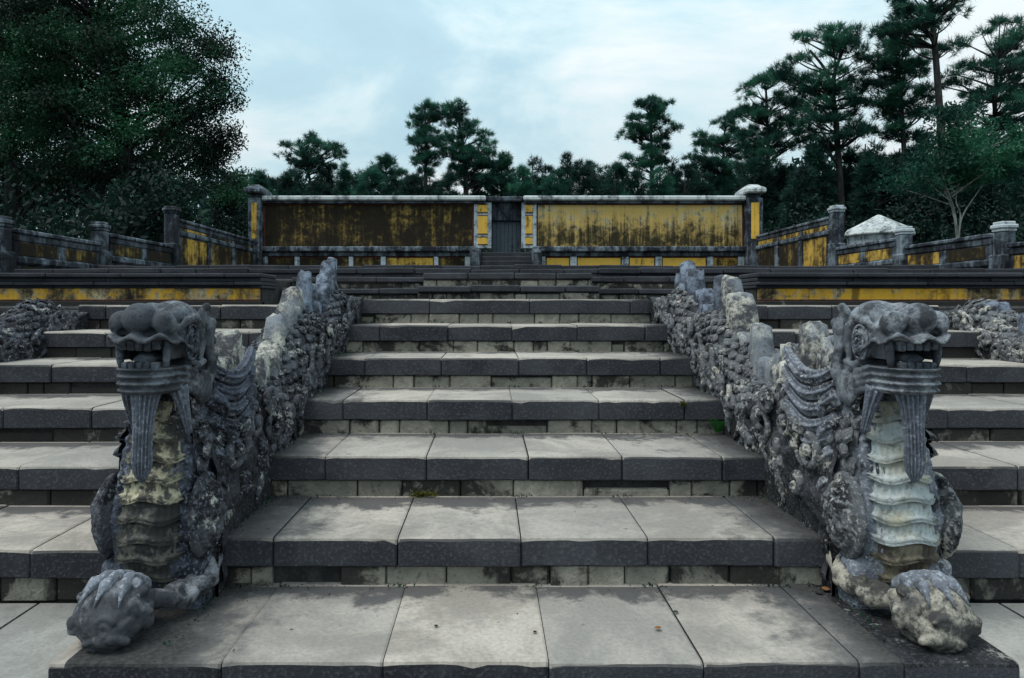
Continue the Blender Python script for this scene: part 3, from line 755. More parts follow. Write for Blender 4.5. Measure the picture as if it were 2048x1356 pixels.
# ------------------------------------------------------------------ carved stone: distance fields meshed with surface nets
def vnoise(X, Y, Z, f, seed=0):
    a = seed * 1.7
    return (np.sin(X * f + a + 1.3 * np.sin(Y * f * 0.7 + a)) * np.sin(Y * f * 1.1 + 2.1 + a + 1.1 * np.sin(Z * f * 0.9)) + np.sin(Z * f * 0.95 + 0.7 + a + 1.2 * np.sin(X * f * 0.8))) * 0.5
class Vol:
    def __init__(s, lo, hi, h):
        s.lo = np.array(lo, float); s.h = h
        s.n = np.ceil((np.array(hi) - s.lo) / h).astype(int) + 1
        s.D = np.full(tuple(s.n), 0.5, np.float32)
    def sub(s, lo, hi):
        a = np.clip(np.floor((np.array(lo) - s.lo) / s.h).astype(int), 0, s.n - 1)
        b = np.clip(np.ceil((np.array(hi) - s.lo) / s.h).astype(int) + 1, 0, s.n)
        sl = tuple(slice(i, j) for i, j in zip(a, b))
        g = [(s.lo[i] + s.h * np.arange(a[i], b[i])).astype(np.float32) for i in range(3)]
        return sl, g[0][:, None, None], g[1][None, :, None], g[2][None, None, :]
    def comb(s, sl, d, k, op):
        D = s.D[sl]
        if op == 'u':
            if k > 0:
                hh = np.clip(0.5 + 0.5 * (D - d) / k, 0, 1); s.D[sl] = D * (1 - hh) + d * hh - k * hh * (1 - hh)
            else: s.D[sl] = np.minimum(D, d)
        else:
            if k > 0:
                hh = np.clip(0.5 - 0.5 * (D + d) / k, 0, 1); s.D[sl] = D * (1 - hh) - d * hh + k * hh * (1 - hh)
            else: s.D[sl] = np.maximum(D, -d)
    def ell(s, c, r, k=0.015, op='u', rx=0.0, nz=0.0, nf=60, seed=0):
        m = max(r) + k + 0.03
        sl, X, Y, Z = s.sub([c[0] - m, c[1] - m, c[2] - m], [c[0] + m, c[1] + m, c[2] + m])
        if s.D[sl].size == 0: return
        x, y, z = X - c[0], Y - c[1], Z - c[2]
        if rx:
            ca, sa = math.cos(rx), math.sin(rx); y, z = y * ca - z * sa, y * sa + z * ca
        k0 = np.sqrt((x / r[0]) ** 2 + (y / r[1]) ** 2 + (z / r[2]) ** 2) + 1e-6
        k1 = np.sqrt((x / r[0] ** 2) ** 2 + (y / r[1] ** 2) ** 2 + (z / r[2] ** 2) ** 2) + 1e-6
        d = k0 * (k0 - 1) / k1
        if nz: d = d + nz * vnoise(X, Y, Z, nf, seed)
        s.comb(sl, d, k, op)
    def cap(s, a, b, ra, rb, k=0.012, op='u', disp=None):
        a = np.array(a, float); b = np.array(b, float); m = max(ra, rb) + k + 0.02
        sl, X, Y, Z = s.sub(np.minimum(a, b) - m, np.maximum(a, b) + m)
        if s.D[sl].size == 0: return
        ab = b - a; L = float(ab @ ab)
        t = np.clip(((X - a[0]) * ab[0] + (Y - a[1]) * ab[1] + (Z - a[2]) * ab[2]) / L, 0, 1)
        d = np.sqrt((X - a[0] - t * ab[0]) ** 2 + (Y - a[1] - t * ab[1]) ** 2 + (Z - a[2] - t * ab[2]) ** 2) - (ra + (rb - ra) * t)
        if disp is not None: d = d + disp(X, Y, Z)
        s.comb(sl, d, k, op)
    def chain(s, P, r, k=0.012, op='u'):
        if not isinstance(r, (list, tuple)): r = [r] * len(P)
        for i in range(len(P) - 1): s.cap(P[i], P[i + 1], r[i], r[i + 1], k, op)
    def box(s, c, hf, rd=0.01, k=0.01, op='u', disp=None):
        m = np.array(hf) + k + 0.02; c = np.array(c, float)
        sl, X, Y, Z = s.sub(c - m, c + m)
        if s.D[sl].size == 0: return
        qx, qy, qz = np.abs(X - c[0]) - hf[0] + rd, np.abs(Y - c[1]) - hf[1] + rd, np.abs(Z - c[2]) - hf[2] + rd
        d = np.sqrt(np.maximum(qx, 0) ** 2 + np.maximum(qy, 0) ** 2 + np.maximum(qz, 0) ** 2) + np.minimum(np.maximum(qx, np.maximum(qy, qz)), 0) - rd
        if disp is not None: d = d + disp(X, Y, Z)
        s.comb(sl, d, k, op)
    def mesh(s):
        F = s.D; sg = F < 0
        nx, ny, nz = F.shape
        cnt = np.zeros((nx - 1, ny - 1, nz - 1), np.uint8)
        for i in (0, 1):
            for j in (0, 1):
                for k in (0, 1): cnt += sg[i:nx - 1 + i, j:ny - 1 + j, k:nz - 1 + k]
        act = (cnt > 0) & (cnt < 8)
        ci, cj, ck = np.nonzero(act)
        idx = -np.ones(act.shape, np.int64); idx[ci, cj, ck] = np.arange(len(ci))
        acc = np.zeros((len(ci), 3)); num = np.zeros(len(ci))
        for ax in range(3):
            o1, o2 = [q for q in range(3) if q != ax]
            for u in (0, 1):
                for v in (0, 1):
                    off = [0, 0, 0]; off[o1] = u; off[o2] = v; off2 = list(off); off2[ax] = 1
                    f0 = F[ci + off[0], cj + off[1], ck + off[2]]; f1 = F[ci + off2[0], cj + off2[1], ck + off2[2]]
                    cr = (f0 < 0) != (f1 < 0)
                    t = np.where(cr, f0 / np.where(cr, f0 - f1, 1), 0)
                    p = np.zeros((len(ci), 3)); p[:, o1] = u; p[:, o2] = v; p[:, ax] = t
                    acc += p * cr[:, None]; num += cr
        V = s.lo + s.h * (np.stack([ci, cj, ck], 1) + acc / num[:, None])
        Q = []
        for ax in range(3):
            o1, o2 = (ax + 1) % 3, (ax + 2) % 3
            a0 = [slice(None)] * 3; a1 = [slice(None)] * 3
            a0[ax] = slice(0, F.shape[ax] - 1); a1[ax] = slice(1, None)
            for q in (o1, o2):
                a0[q] = slice(1, F.shape[q] - 1); a1[q] = slice(1, F.shape[q] - 1)
            A, B = sg[tuple(a0)], sg[tuple(a1)]
            for flip in (0, 1):
                m = (A & ~B) if flip == 0 else (~A & B)
                e = np.array(np.nonzero(m)).T
                if len(e) == 0: continue
                e[:, o1] += 1; e[:, o2] += 1
                def cell(d1, d2):
                    c = e.copy(); c[:, o1] -= d1; c[:, o2] -= d2; return idx[c[:, 0], c[:, 1], c[:, 2]]
                q4 = [cell(1, 1), cell(0, 1), cell(0, 0), cell(1, 0)]
                if flip: q4 = q4[::-1]
                Q.append(np.stack(q4, 1))
        return V, np.concatenate(Q)

def spiral(c, r0, r1, turns, plane='yz', a0=0.0, n=22, sgn=1, bulge=0.0):
    P = []
    for i in range(n):
        t = i / (n - 1); a = a0 + sgn * turns * 2 * math.pi * t; r_ = r0 + (r1 - r0) * t
        u, v = r_ * math.cos(a), r_ * math.sin(a)
        P.append((c[0] + bulge * t, c[1] + u, c[2] + v) if plane == 'yz' else (c[0] + u, c[1] - bulge * t, c[2] + v))
    return P

# spine of the long body behind the head, (y, z)
TOPL = [(2.42, 0.66), (2.60, 0.70), (2.80, 0.74), (2.98, 0.74), (3.18, 0.68), (3.36, 0.645), (3.54, 0.70), (3.72, 0.83), (3.92, 0.955), (4.12, 1.00), (4.32, 0.985), (4.50, 0.99), (4.68, 1.09), (4.84, 1.17), (4.98, 1.15), (5.10, 1.04), (5.2, 0.93)]
RB = 0.145
def dragon_parts():
    """meshes of the dragon in local left-hand coordinates: x inward, y depth, z height"""
    P = {}
    # ---- head
    v = Vol((-0.24, 2.10, 0.66), (0.24, 2.66, 1.09), 0.0048)
    v.ell((0, 2.44, 0.93), (0.120, 0.135, 0.118), 0.02)
    v.ell((0, 2.50, 0.80), (0.115, 0.11, 0.13), 0.03)
    v.ell((0, 2.29, 0.945), (0.112, 0.10, 0.050), 0.03)
    v.box((0, 2.31, 0.885), (0.095, 0.085, 0.045), 0.02, 0.02)
    for sx in (-1, 1):
        v.ell((sx * 0.060, 2.375, 0.995), (0.058, 0.075, 0.045), 0.012)
        v.ell((sx * 0.086, 2.225, 0.970), (0.044, 0.052, 0.043), 0.004)
        v.ell((sx * 0.058, 2.188, 0.943), (0.020, 0.02, 0.013), 0.006, 's')
    v.ell((0, 2.205, 0.986), (0.064, 0.062, 0.052), 0.004)
    # flared, wavy upper lip
    sl, X, Y, Z = v.sub((-0.2, 2.1, 0.84), (0.2, 2.5, 0.98))
    rr = (np.abs(X / 0.146) ** 2.6 + np.abs((Y - 2.30) / 0.165) ** 2.6) ** (1 / 2.6)
    zw = 0.926 + 0.0075 * np.cos(X * 62) - 0.55 * np.clip(Y - 2.26, 0, 1) ** 1.2 - 0.010 * (np.abs(X) / 0.14) ** 2 + 0.006 * np.sin(Y * 70)
    d = np.maximum(np.abs(Z - zw) - 0.0058, (rr - 1) * 0.12)
    v.comb(sl, d, 0.008, 'u')
    v.box((0, 2.26, 0.869), (0.088, 0.125, 0.028), 0.012, 0.006, 's')
    # lower jaw: ridged bars that sweep back into the cheek
    def ridge(X, Y, Z): return 0.0075 * np.cos((Z + 0.30 * np.clip(Y - 2.30, 0, 1) - 0.741) * 2 * np.pi / 0.0235)
    sl, X, Y, Z = v.sub((-0.2, 2.1, 0.66), (0.2, 2.46, 0.90))
    rr = (np.abs(X / 0.122) ** 2.5 + np.abs((Y - 2.31) / 0.130) ** 2.5) ** (1 / 2.5)
    d = np.maximum((rr - 1) * 0.115 + ridge(X, Y, Z) + 0.25 * np.clip(0.765 - Z, 0, 1), np.abs(Z - 0.783) - 0.043)
    v.comb(sl, d, 0.003, 'u')
    for sx in (-1, 1):
        for q in range(4):
            z0 = 0.818 - q * 0.0235
            v.chain([(sx * 0.112, 2.33, z0), (sx * 0.124, 2.39, z0 - 0.02), (sx * 0.120, 2.44, z0 - 0.065), (sx * 0.10, 2.47, z0 - 0.10)], [0.011, 0.012, 0.011, 0.008], 0.005)
        # eye socket, brow, crest behind the eye
        v.ell((sx * 0.108, 2.365, 0.905), (0.026, 0.050, 0.062), 0.01)
        v.chain([(sx * 0.105, 2.29, 0.945), (sx * 0.122, 2.33, 0.975), (sx * 0.122, 2.39, 0.985), (sx * 0.125, 2.435, 0.955), (sx * 0.125, 2.45, 0.90), (sx * 0.12, 2.44, 0.84)], [0.010, 0.014, 0.016, 0.017, 0.016, 0.012], 0.006)
        v.chain([(sx * 0.112, 2.48, 1.005), (sx * 0.13, 2.50, 0.945), (sx * 0.128, 2.495, 0.88), (sx * 0.13, 2.515, 0.82), (sx * 0.128, 2.505, 0.76)], [0.020, 0.025, 0.022, 0.024, 0.018], 0.008)
        for q, (yy_, zz_) in enumerate(((2.485, 1.02), (2.535, 0.965), (2.535, 0.90), (2.55, 0.835), (2.54, 0.775))):
            v.ell((sx * 0.125, yy_, zz_), (0.020, 0.018, 0.020), 0.007)
        v.chain([(sx * 0.118, 2.36, 0.845), (sx * 0.13, 2.40, 0.82), (sx * 0.134, 2.45, 0.83)], [0.009, 0.013, 0.01], 0.006)
        # cheek whorl
        v.ell((sx * 0.128, 2.455, 0.738), (0.028, 0.058, 0.062), 0.01)
        v.ell((sx * 0.13, 2.515, 0.79), (0.026, 0.03, 0.034), 0.008)
    P['head'] = v.mesh()
    # ---- neck and chest
    NSC = P['neck_scales'] = []
    v = Vol((-0.26, 2.16, -0.02), (0.26, 2.80, 0.86), 0.0058)
    v.chain([(0.02, 2.52, 0.82), (0.01, 2.485, 0.62), (0, 2.455, 0.42), (0, 2.43, 0.22), (0, 2.45, 0.08)], [0.092, 0.114, 0.140, 0.152, 0.13], 0.02)
    v.ell((0, 2.60, 0.34), (0.17, 0.2, 0.22), 0.03)
    v.box((0, 2.52, 0.06), (0.175, 0.20, 0.10), 0.03, 0.03)
    for sx in (-1, 1):
        v.chain([(sx * 0.090, 2.42, 0.66), (sx * 0.106, 2.38, 0.50), (sx * 0.122, 2.335, 0.30), (sx * 0.11, 2.35, 0.14)], [0.008, 0.014, 0.018, 0.014], 0.014)
        for z_ in np.linspace(0.16, 0.60, 12):
            v.ell((sx * float(np.interp(z_, [0.14, 0.30, 0.50, 0.66], [0.113, 0.126, 0.110, 0.094])), float(np.interp(z_, [0.14, 0.30, 0.50, 0.66], [2.345, 2.33, 2.375, 2.415])), z_), (0.014, 0.014, 0.016), 0.003)
        # side scales of the neck
        for a in range(9):
            for b in range(4):
                z = 0.68 - a * 0.055; y = 2.425 + b * 0.062 + (0.03 if a % 2 else 0) - 0.03 * (0.7 - z)
                rx_ = 0.112 + 0.042 * max(0, min(1, (0.62 - z) / 0.3)) - 0.010 * b
                NSC.append((sx * rx_, y, z, sx))
    P['neck'] = v.mesh()
    # ---- shoulder shield: ringed oval with flame curls
    for nm, sx in (('shield_in', 1), ('shield_out', -1)):
        r5 = random.Random(8)
        v = Vol((sx * 0.17 - 0.09, 2.20, 0.08), (sx * 0.17 + 0.09, 2.60, 0.52), 0.0058)
        v.ell((sx * 0.155, 2.40, 0.295), (0.040, 0.108, 0.138), 0.01)
        n = 26
        for rr_, tr in ((1.02, 0.014), (0.80, 0.011), (0.62, 0.007)):
            Q = [(sx * (0.158 + 0.040 * math.sqrt(max(0, 1 - rr_ * rr_))), 2.40 + 0.104 * rr_ * math.cos(2 * math.pi * i / n), 0.295 + 0.134 * rr_ * math.sin(2 * math.pi * i / n)) for i in range(n + 1)]
            v.chain(Q, tr, 0.004)
        r5 = random.Random(8)
        for i in range(16):
            a = i * 2.4; q = 0.58 * math.sqrt((i + 0.5) / 16)
            v.ell((sx * (0.163 + 0.040 * math.sqrt(1 - q * q)), 2.40 + 0.10 * q * math.cos(a), 0.290 + 0.125 * q * math.sin(a)), (0.019, 0.0165, 0.021), 0.001)
        v.chain([(sx * 0.185, 2.36, 0.39), (sx * 0.200, 2.345, 0.34), (sx * 0.195, 2.335, 0.27)], [0.008, 0.013, 0.008], 0.005)
        v.chain([(sx * 0.185, 2.42, 0.40), (sx * 0.197, 2.45, 0.35), (sx * 0.19, 2.46, 0.28)], [0.008, 0.013, 0.008], 0.005)
        P[nm] = v.mesh()
    # ---- foreleg
    v = Vol((-0.04, 2.06, -0.02), (0.26, 2.52, 0.24), 0.0058)
    v.chain([(0.15, 2.46, 0.12), (0.165, 2.37, 0.075), (0.135, 2.27, 0.055), (0.075, 2.19, 0.09)], [0.044, 0.035, 0.028, 0.030], 0.015)
    r5 = random.Random(4)
    for i in range(26):
        t = r5.random(); a = r5.uniform(-0.6, 2.6)
        c = (0.160 - 0.05 * t * t, 2.42 - 0.17 * t, 0.08 - 0.02 * t)
        v.ell((c[0] + 0.034 * math.cos(a), c[1], c[2] + 0.032 * math.sin(a)), (0.018, 0.019, 0.018), 0.006)
    P['foreleg'] = v.mesh()
    # ---- ball under the paw
    v = Vol((-0.20, 1.975, -0.02), (0.20, 2.36, 0.26), 0.0055)
    v.ell((0.0, 2.125, 0.070), (0.112, 0.112, 0.108), 0.01, nz=0.005, nf=55)
    r5 = random.Random(12)
    for i in range(22):
        a = r5.uniform(-0.2, 2 * math.pi); b = r5.uniform(-0.2, 1.1)
        d_ = (math.cos(a) * math.cos(b), math.sin(a) * math.cos(b), math.sin(b))
        v.ell((d_[0] * 0.112, 2.125 + d_[1] * 0.112, 0.070 + d_[2] * 0.105), tuple(r5.uniform(0.012, 0.026) for _ in range(3)), 0.008)
    for q in range(5):      # swirl carved on the front
        Q = []
        for i in range(14):
            t = i / 13; a = -1.9 + q * 0.13 + 1.5 * t; b = -0.45 + 0.72 * t - q * 0.10 * (1 - t)
            Q.append((0.117 * math.cos(a) * math.cos(b), 2.125 + 0.117 * math.sin(a) * math.cos(b), 0.070 + 0.112 * math.sin(b)))
        v.chain(Q, 0.0085, 0.003)
    for (xx, zz) in ((0.055, 0.03), (0.02, 0.02)):
        v.chain([(xx - 0.035, 2.03, zz), (xx, 2.018, zz + 0.012), (xx + 0.035, 2.03, zz)], [0.012, 0.017, 0.012], 0.004)
    Q = [(c[0], c[1], c[2]) for c in spiral((0.030, 2.018, 0.075), 0.032, 0.006, 1.4, 'xz', 0.5, 20, 1)]
    v.chain(Q, 0.009, 0.004)
    P['ball'] = v.mesh()
    # ---- long body
    v = Vol((-0.24, 2.45, 0.02), (0.24, 5.34, 1.30), 0.0088)
    path = np.array([p[:] for p in [(q.x, q.y) for q in catmull([(a, b - RB, 0) for a, b in TOPL], 6)]])
    sl, X, Y, Z = v.sub((-1, 2, 0), (1, 6, 2))
    Y2, Z2 = Y[0], Z[0]
    YY, ZZ = np.broadcast_arrays(Y2, Z2)
    best = np.full(YY.shape, 9.0); arc = np.zeros(YY.shape); side = np.zeros(YY.shape); s0 = 0.0
    for a, b in zip(path[:-1], path[1:]):
        e = b - a; L = math.hypot(*e); t = np.clip(((YY - a[0]) * e[0] + (ZZ - a[1]) * e[1]) / L ** 2, 0, 1)
        dy, dz = YY - a[0] - t * e[0], ZZ - a[1] - t * e[1]
        dd = np.hypot(dy, dz); m = dd < best
        best = np.where(m, dd, best); arc = np.where(m, s0 + t * L, arc); side = np.where(m, np.sign(e[0] * dz - e[1] * dy), side); s0 += L
    D2 = (best * side)[None]; S2 = arc[None]
    th = np.arctan2(X, D2 + 1e-6)
    taper = 1.0 - 0.35 * np.clip((S2 - 2.3) / 1.0, 0, 1)
    d = np.sqrt((X * 1.0) ** 2 + D2 ** 2) - RB * taper
    d = d + 0.004 * vnoise(X, Y, Z, 45, 2)
    v.comb(sl, d, 0, 'u')
    # relief wall that carries the body
    top = np.interp(YY, path[:, 0], path[:, 1])[None]
    nose = (YY[None] - Y0) * HS / TD
    d = np.maximum(np.abs(X) - 0.165 - 0.022 * np.clip((top - 0.10 - Z) / 0.15, 0, 1) - 0.02 * vnoise(X, Y, Z, 21, 7), np.maximum(Z - top, (nose - 0.13) - Z)) + 0.011 * vnoise(X, Y, Z, 52, 4)
    d = np.maximum(d, Y - 5.12)
    v.comb(sl, d * 0.7, 0.02, 'u')
    # tail curl
    v.chain([(0.02, 5.0, 1.02), (0.09, 5.03, 1.03), (0.14, 5.0, 0.93), (0.155, 4.98, 0.82), (0.15, 5.0, 0.74)], [0.075, 0.07, 0.06, 0.048, 0.03], 0.02)
    P['body'] = v.mesh()
    w = Vol((-0.26, 2.45, 0.05), (0.26, 5.2, 1.2), 0.0085)
    # cloud curls and flame tongues on both flanks
    r5 = random.Random(21)
    for i in range(40):
        y = 2.60 + 2.40 * (i + r5.random()) / 40
        zt = float(np.interp(y, path[:, 0], path[:, 1])); zn = (y - Y0) * HS / TD - 0.02
        z = r5.uniform(zn, max(zn + 0.02, zt + 0.03))
        for sx in (1, -1):
            Q = spiral((sx * 0.180, y, z), r5.uniform(0.045, 0.085), 0.010, r5.uniform(1.0, 1.6), 'yz', r5.uniform(0, 6), 18, sx, sx * 0.022)
            w.chain(Q, r5.uniform(0.012, 0.018), 0.004)
            if r5.random() < 0.6:
                w.chain([(sx * 0.180, y, z), (sx * 0.196, y + r5.uniform(-0.06, 0.06), z - 0.07), (sx * 0.190, y + r5.uniform(-0.1, 0.1), z - 0.14)], [0.016, 0.017, 0.007], 0.006)
    P['relief'] = w.mesh()
    # overlapping scales laid along the spine
    V = []; F = []; nV = 0; s_ = 0.05; seg = np.hypot(*np.diff(path, axis=0).T); cum = np.concatenate([[0], np.cumsum(seg)])
    row = 0
    while s_ < cum[-1] - 0.12:
        y, z = np.interp(s_, cum, path[:, 0]), np.interp(s_, cum, path[:, 1]); y2, z2 = np.interp(s_ + 0.03, cum, path[:, 0]), np.interp(s_ + 0.03, cum, path[:, 1])
        t = np.array([0, y2 - y, z2 - z]); t /= np.linalg.norm(t); nrm = np.array([0, -t[2], t[1]])
        rad = RB * (1.0 - 0.35 * min(1, max(0, (s_ - 2.3) / 1.0)))
        if nrm[2] < 0: nrm = -nrm
        for c in range(-5, 6):
            th = (c + (0.5 if row % 2 else 0)) * 0.40
            if abs(th) > 2.1 or r5.random() < 0.07: continue
            th += r5.uniform(-0.03, 0.03)
            hw, ln = 0.032 * r5.uniform(0.9, 1.1), 0.074 * r5.uniform(0.9, 1.1); ht = r5.uniform(0.45, 0.95)
            up = nrm * math.cos(th) + np.array([1.0, 0, 0]) * math.sin(th); sd = np.cross(t, up)
            base = np.array([0, y, z]) + up * rad
            k0 = nV
            for (u, wd, lf) in ((0.0, 0.55, 0.000), (0.30, 1.0, 0.007), (0.62, 0.95, 0.014), (0.86, 0.62, 0.019), (1.0, 0.15, 0.020)):
                for q in (-1, -0.5, 0, 0.5, 1):
                    V.append(base - t * (u * ln) + sd * (q * wd * hw) + up * (lf * ht + 0.009 * (1 - q * q) - 0.010 * (abs(q) == 1))); nV += 1
            for a_ in range(4):
                for b_ in range(4): F.append([k0 + a_ * 5 + b_, k0 + a_ * 5 + b_ + 1, k0 + (a_ + 1) * 5 + b_ + 1, k0 + (a_ + 1) * 5 + b_])
            V.append(base - t * (0.9 * ln) - up * 0.012); nV += 1
            for b_ in range(4): F.append([k0 + 20 + b_, k0 + 21 + b_, nV - 1])
        s_ += 0.052; row += 1
    P['scales'] = (np.array(V), F)
    return P

PARTS = dragon_parts()
FINS_L = [(2.72, 0.82, 0.14, 0.13, 0.09), (2.98, 0.915, 0.25, 0.145, 0.10), (3.12, 0.845, 0.17, 0.10, 0.09), (3.40, 0.80, 0.18, 0.11, 0.12), (3.68, 0.985, 0.24, 0.125, 0.11), (3.82, 1.05, 0.16, 0.12, 0.09), (4.02, 1.135, 0.22, 0.135, 0.11), (4.26, 1.245, 0.30, 0.10, 0.10), (4.46, 1.17, 0.22, 0.09, 0.10), (4.72, 1.25, 0.22, 0.10, 0.10), (4.92, 1.36, 0.28, 0.125, 0.10), (5.04, 1.385, 0.34, 0.085, 0.09)]
FINS_R = [(2.74, 0.905, 0.23, 0.15, 0.13), (2.92, 0.955, 0.25, 0.12, 0.11), (3.14, 0.855, 0.17, 0.105, 0.10), (3.28, 0.80, 0.17, 0.10, 0.09), (3.50, 0.94, 0.27, 0.115, 0.11), (3.80, 1.10, 0.25, 0.16, 0.12), (3.98, 1.20, 0.27, 0.12, 0.11), (4.12, 1.215, 0.26, 0.10, 0.09), (4.40, 1.14, 0.20, 0.10, 0.10), (4.70, 1.28, 0.22, 0.14, 0.10), (4.82, 1.345, 0.26, 0.12, 0.11)]

def fin_mesh(w, ln, h, r_):
    """rounded, slightly broken block leaning back"""
    bm = bmesh.new(); bmesh.ops.create_cube(bm, size=1.0)
    bmesh.ops.subdivide_edges(bm, edges=bm.edges[:], cuts=3, use_grid_fill=True)
    so = Vector((r_.uniform(0, 50), r_.uniform(0, 50), 0))
    for vtx in bm.verts:
        c = vtx.co; q = c.z + 0.5
        l = (abs(c.x * 2) ** 8 + abs(c.y * 2) ** 8 + (max(0, c.z * 2) ** 8)) ** 0.125
        mx_ = max(abs(c.x * 2), abs(c.y * 2), max(0, c.z * 2), 1e-3)
        f = mx_ / max(l, 1e-3)
        x, y, z = c.x * f, c.y * f, c.z * (f if c.z > 0 else 1)
        tp = 1.0 - 0.16 * q ** 1.5
        nn = mnoise.noise_vector(Vector((x, y, z)) * 2.6 + so) * 0.11
        nn2 = mnoise.noise_vector(Vector((x, y, z)) * 7 + so) * 0.035
        vtx.co = Vector(((x * tp + nn.x + nn2.x) * w, (y * tp + nn.y + nn2.y) * ln + 0.22 * q * q * h * 0.5, (z - 0.5 + nn.z * 0.6 + nn2.z) * h))
    V = [v.co[:] for v in bm.verts]; F = [[v.index for v in f.verts] for f in bm.faces]; bm.free()
    return np.array(V), F

def build_dragon(X, s, key, label, group, fins, seed, full=True, dz=0.0, heads=True):
    """s = +1: stairs lie on the +x side of the dragon"""
    r_ = random.Random(seed)
    root = empty('dragon_balustrade', (X, 2.2, 0)); tag(root, label, 'dragon', group)
    def W_(V):
        V = np.asarray(V, float).copy(); V[:, 0] = X + s * V[:, 0]; V[:, 2] += dz; return V
    def put(name, VF, mat, parent=root, smooth=True):
        V, F = VF
        V = W_(V)
        if s < 0: F = F[:, ::-1] if isinstance(F, np.ndarray) else [f[::-1] for f in F]
        return mobj(name, V, F, mat, parent, smooth)
    def H(V):
        V = np.asarray(V, float).copy(); V[:, 0] = V[:, 0] * 0.79 + 0.028; return V
    mh = M['dragon' + key]; mbod = M['body' + key]
    # sloping stone rail that the dragon lies on
    hw = 0.185
    ys = [2.30, 2.46, 5.30, 5.30, 2.30]
    prof = [(2.42, -0.08), (2.42, 0.13), (2.47, 0.235), (5.16, 0.20 + (5.16 - 2.36) * 0.315), (5.22, 1.10), (5.22, 0.2), (5.0, -0.08)]
    V = []; F = []
    n = len(prof)
    for xx, ins in ((-hw, 0.0), (-hw - 0.012, 0.02), (hw + 0.012, 0.02), (hw, 0.0)):
        for (y, z) in prof: V.append((xx, y, z))
    for a in range(3):
        for i in range(n): F.append([a * n + i, a * n + (i + 1) % n, (a + 1) * n + (i + 1) % n, (a + 1) * n + i][::-1])
    F.append(list(range(n))[::-1][::-1]); F.append([3 * n + i for i in range(n)][::-1])
    rail = put('rail_base', (np.array(V), F), M['rail'], root, False)
    mb = MB()
    for sx in (-1, 1):      # raised lip along the rail's upper edge
        mb.tube([(sx * 0.185, 2.47, 0.230), (sx * 0.185, 5.12, 0.195 + 2.76 * 0.315)], 0.016, 6)
    put('rail_lip', (np.concatenate(mb.V), mb.F), M['rail'], rail)
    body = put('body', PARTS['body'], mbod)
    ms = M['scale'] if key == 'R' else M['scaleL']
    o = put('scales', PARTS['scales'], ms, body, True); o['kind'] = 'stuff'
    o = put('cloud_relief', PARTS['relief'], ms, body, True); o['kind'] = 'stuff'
    for i, (y, zt, h, w, ln) in enumerate(fins):
        V, F = fin_mesh(w, ln, h + 0.08, r_)
        V = V + np.array([r_.uniform(-0.015, 0.015), y, zt])
        put('dorsal_fin', (V, F), M['fin_blue'] if y > 4.1 else M['fin'], body)
    y = 2.66 if heads else 9.0
    while y < 5.02:
        zt = float(np.interp(y, [a for a, b in TOPL], [b for a, b in TOPL])); h = r_.uniform(0.05, 0.12)
        V, F = fin_mesh(r_.uniform(0.09, 0.15), r_.uniform(0.08, 0.12), h + 0.08, r_)
        put('dorsal_fin', (V + np.array([r_.uniform(-0.02, 0.02), y, zt + h]), F), M['fin_blue'] if y > 4.1 else M['fin'], body)
        y += r_.uniform(0.10, 0.15)
    if not heads: return root
    head = put('head', (H(PARTS['head'][0]), PARTS['head'][1]), M['head'] if key == 'R' else M['headL'])
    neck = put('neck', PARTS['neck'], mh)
    for (x, y, z, sx) in PARTS['neck_scales']:
        V = []; F = []
        for a in range(5):
            for b in range(5):
                u, w = a / 4 * 2 - 1, b / 4 * 2 - 1
                wd = math.sqrt(max(0.0, 1 - 0.8 * max(0, -u) ** 2)); dm = max(0, 1 - 0.75 * (u * u + w * w) * 0.7)
                V.append((x + sx * (0.020 * dm + 0.008 * (u < 0) * dm - 0.008), y + w * 0.033 * wd, z + u * 0.036))
        for a in range(4):
            for b in range(4):
                f = [a * 5 + b, a * 5 + b + 1, (a + 1) * 5 + b + 1, (a + 1) * 5 + b]
                F.append(f if sx > 0 else f[::-1])
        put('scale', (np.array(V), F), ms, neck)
    # teeth
    for row, (z0, z1, yb, xs, hwid) in enumerate(((0.884, 0.918, 2.196, [-0.066, -0.033, 0.0, 0.033, 0.066], 0.0145), (0.818, 0.846, 2.196, [-0.060, -0.030, 0.0, 0.030, 0.060], 0.0135))):
        for xx in xs:
            V, F, N = boxv(xx - hwid, xx + hwid, yb - 0.003 * math.cos(xx * 20), yb + 0.05, z0 + r_.uniform(-0.003, 0.003), z1, 0.005)
            put('tooth', (H(V), F), M['tooth'], head, False)
    for xx in (-0.098, 0.098):
        mb = MB().tube([(xx, 2.235, 0.918), (xx * 1.0, 2.228, 0.885), (xx * 0.97, 2.226, 0.85), (xx * 0.95, 2.23, 0.822)], [0.017, 0.017, 0.014, 0.008], 9)
        put('fang', (H(mb.V[0]), mb.F), M['tooth'], head)
    mb = MB().tube([(0, 2.33, 0.858), (0, 2.27, 0.862), (0, 2.215, 0.850)], [0.05, 0.05, 0.035], 10, sy=0.3)
    put('tongue', (H(mb.V[0]), mb.F), M['tooth'], head)
    # spiral eyes
    for sx in (-1, 1):
        mb = MB()
        mb.tube(spiral((sx * 0.131, 2.362, 0.905), 0.040, 0.006, 2.2, 'yz', 1.2, 34, -1, sx * 0.010), 0.0062, 6)
        Pk = [(sx * 0.128, 2.362 + 0.046 * math.cos(a * math.pi / 9), 0.902 + 0.060 * math.sin(a * math.pi / 9)) for a in range(19)]
        mb.tube(Pk, 0.0055, 6)
        put('eye', (H(np.concatenate(mb.V)), mb.F), mh, head)
    # beard
    bt = [(0.005, 2.232, 0.752), (0.004, 2.222, 0.70), (-0.002, 2.222, 0.62), (-0.010, 2.232, 0.54), (-0.015, 2.244, 0.48), (-0.012, 2.25, 0.448)]
    bt = catmull(bt, 5); m_ = len(bt)
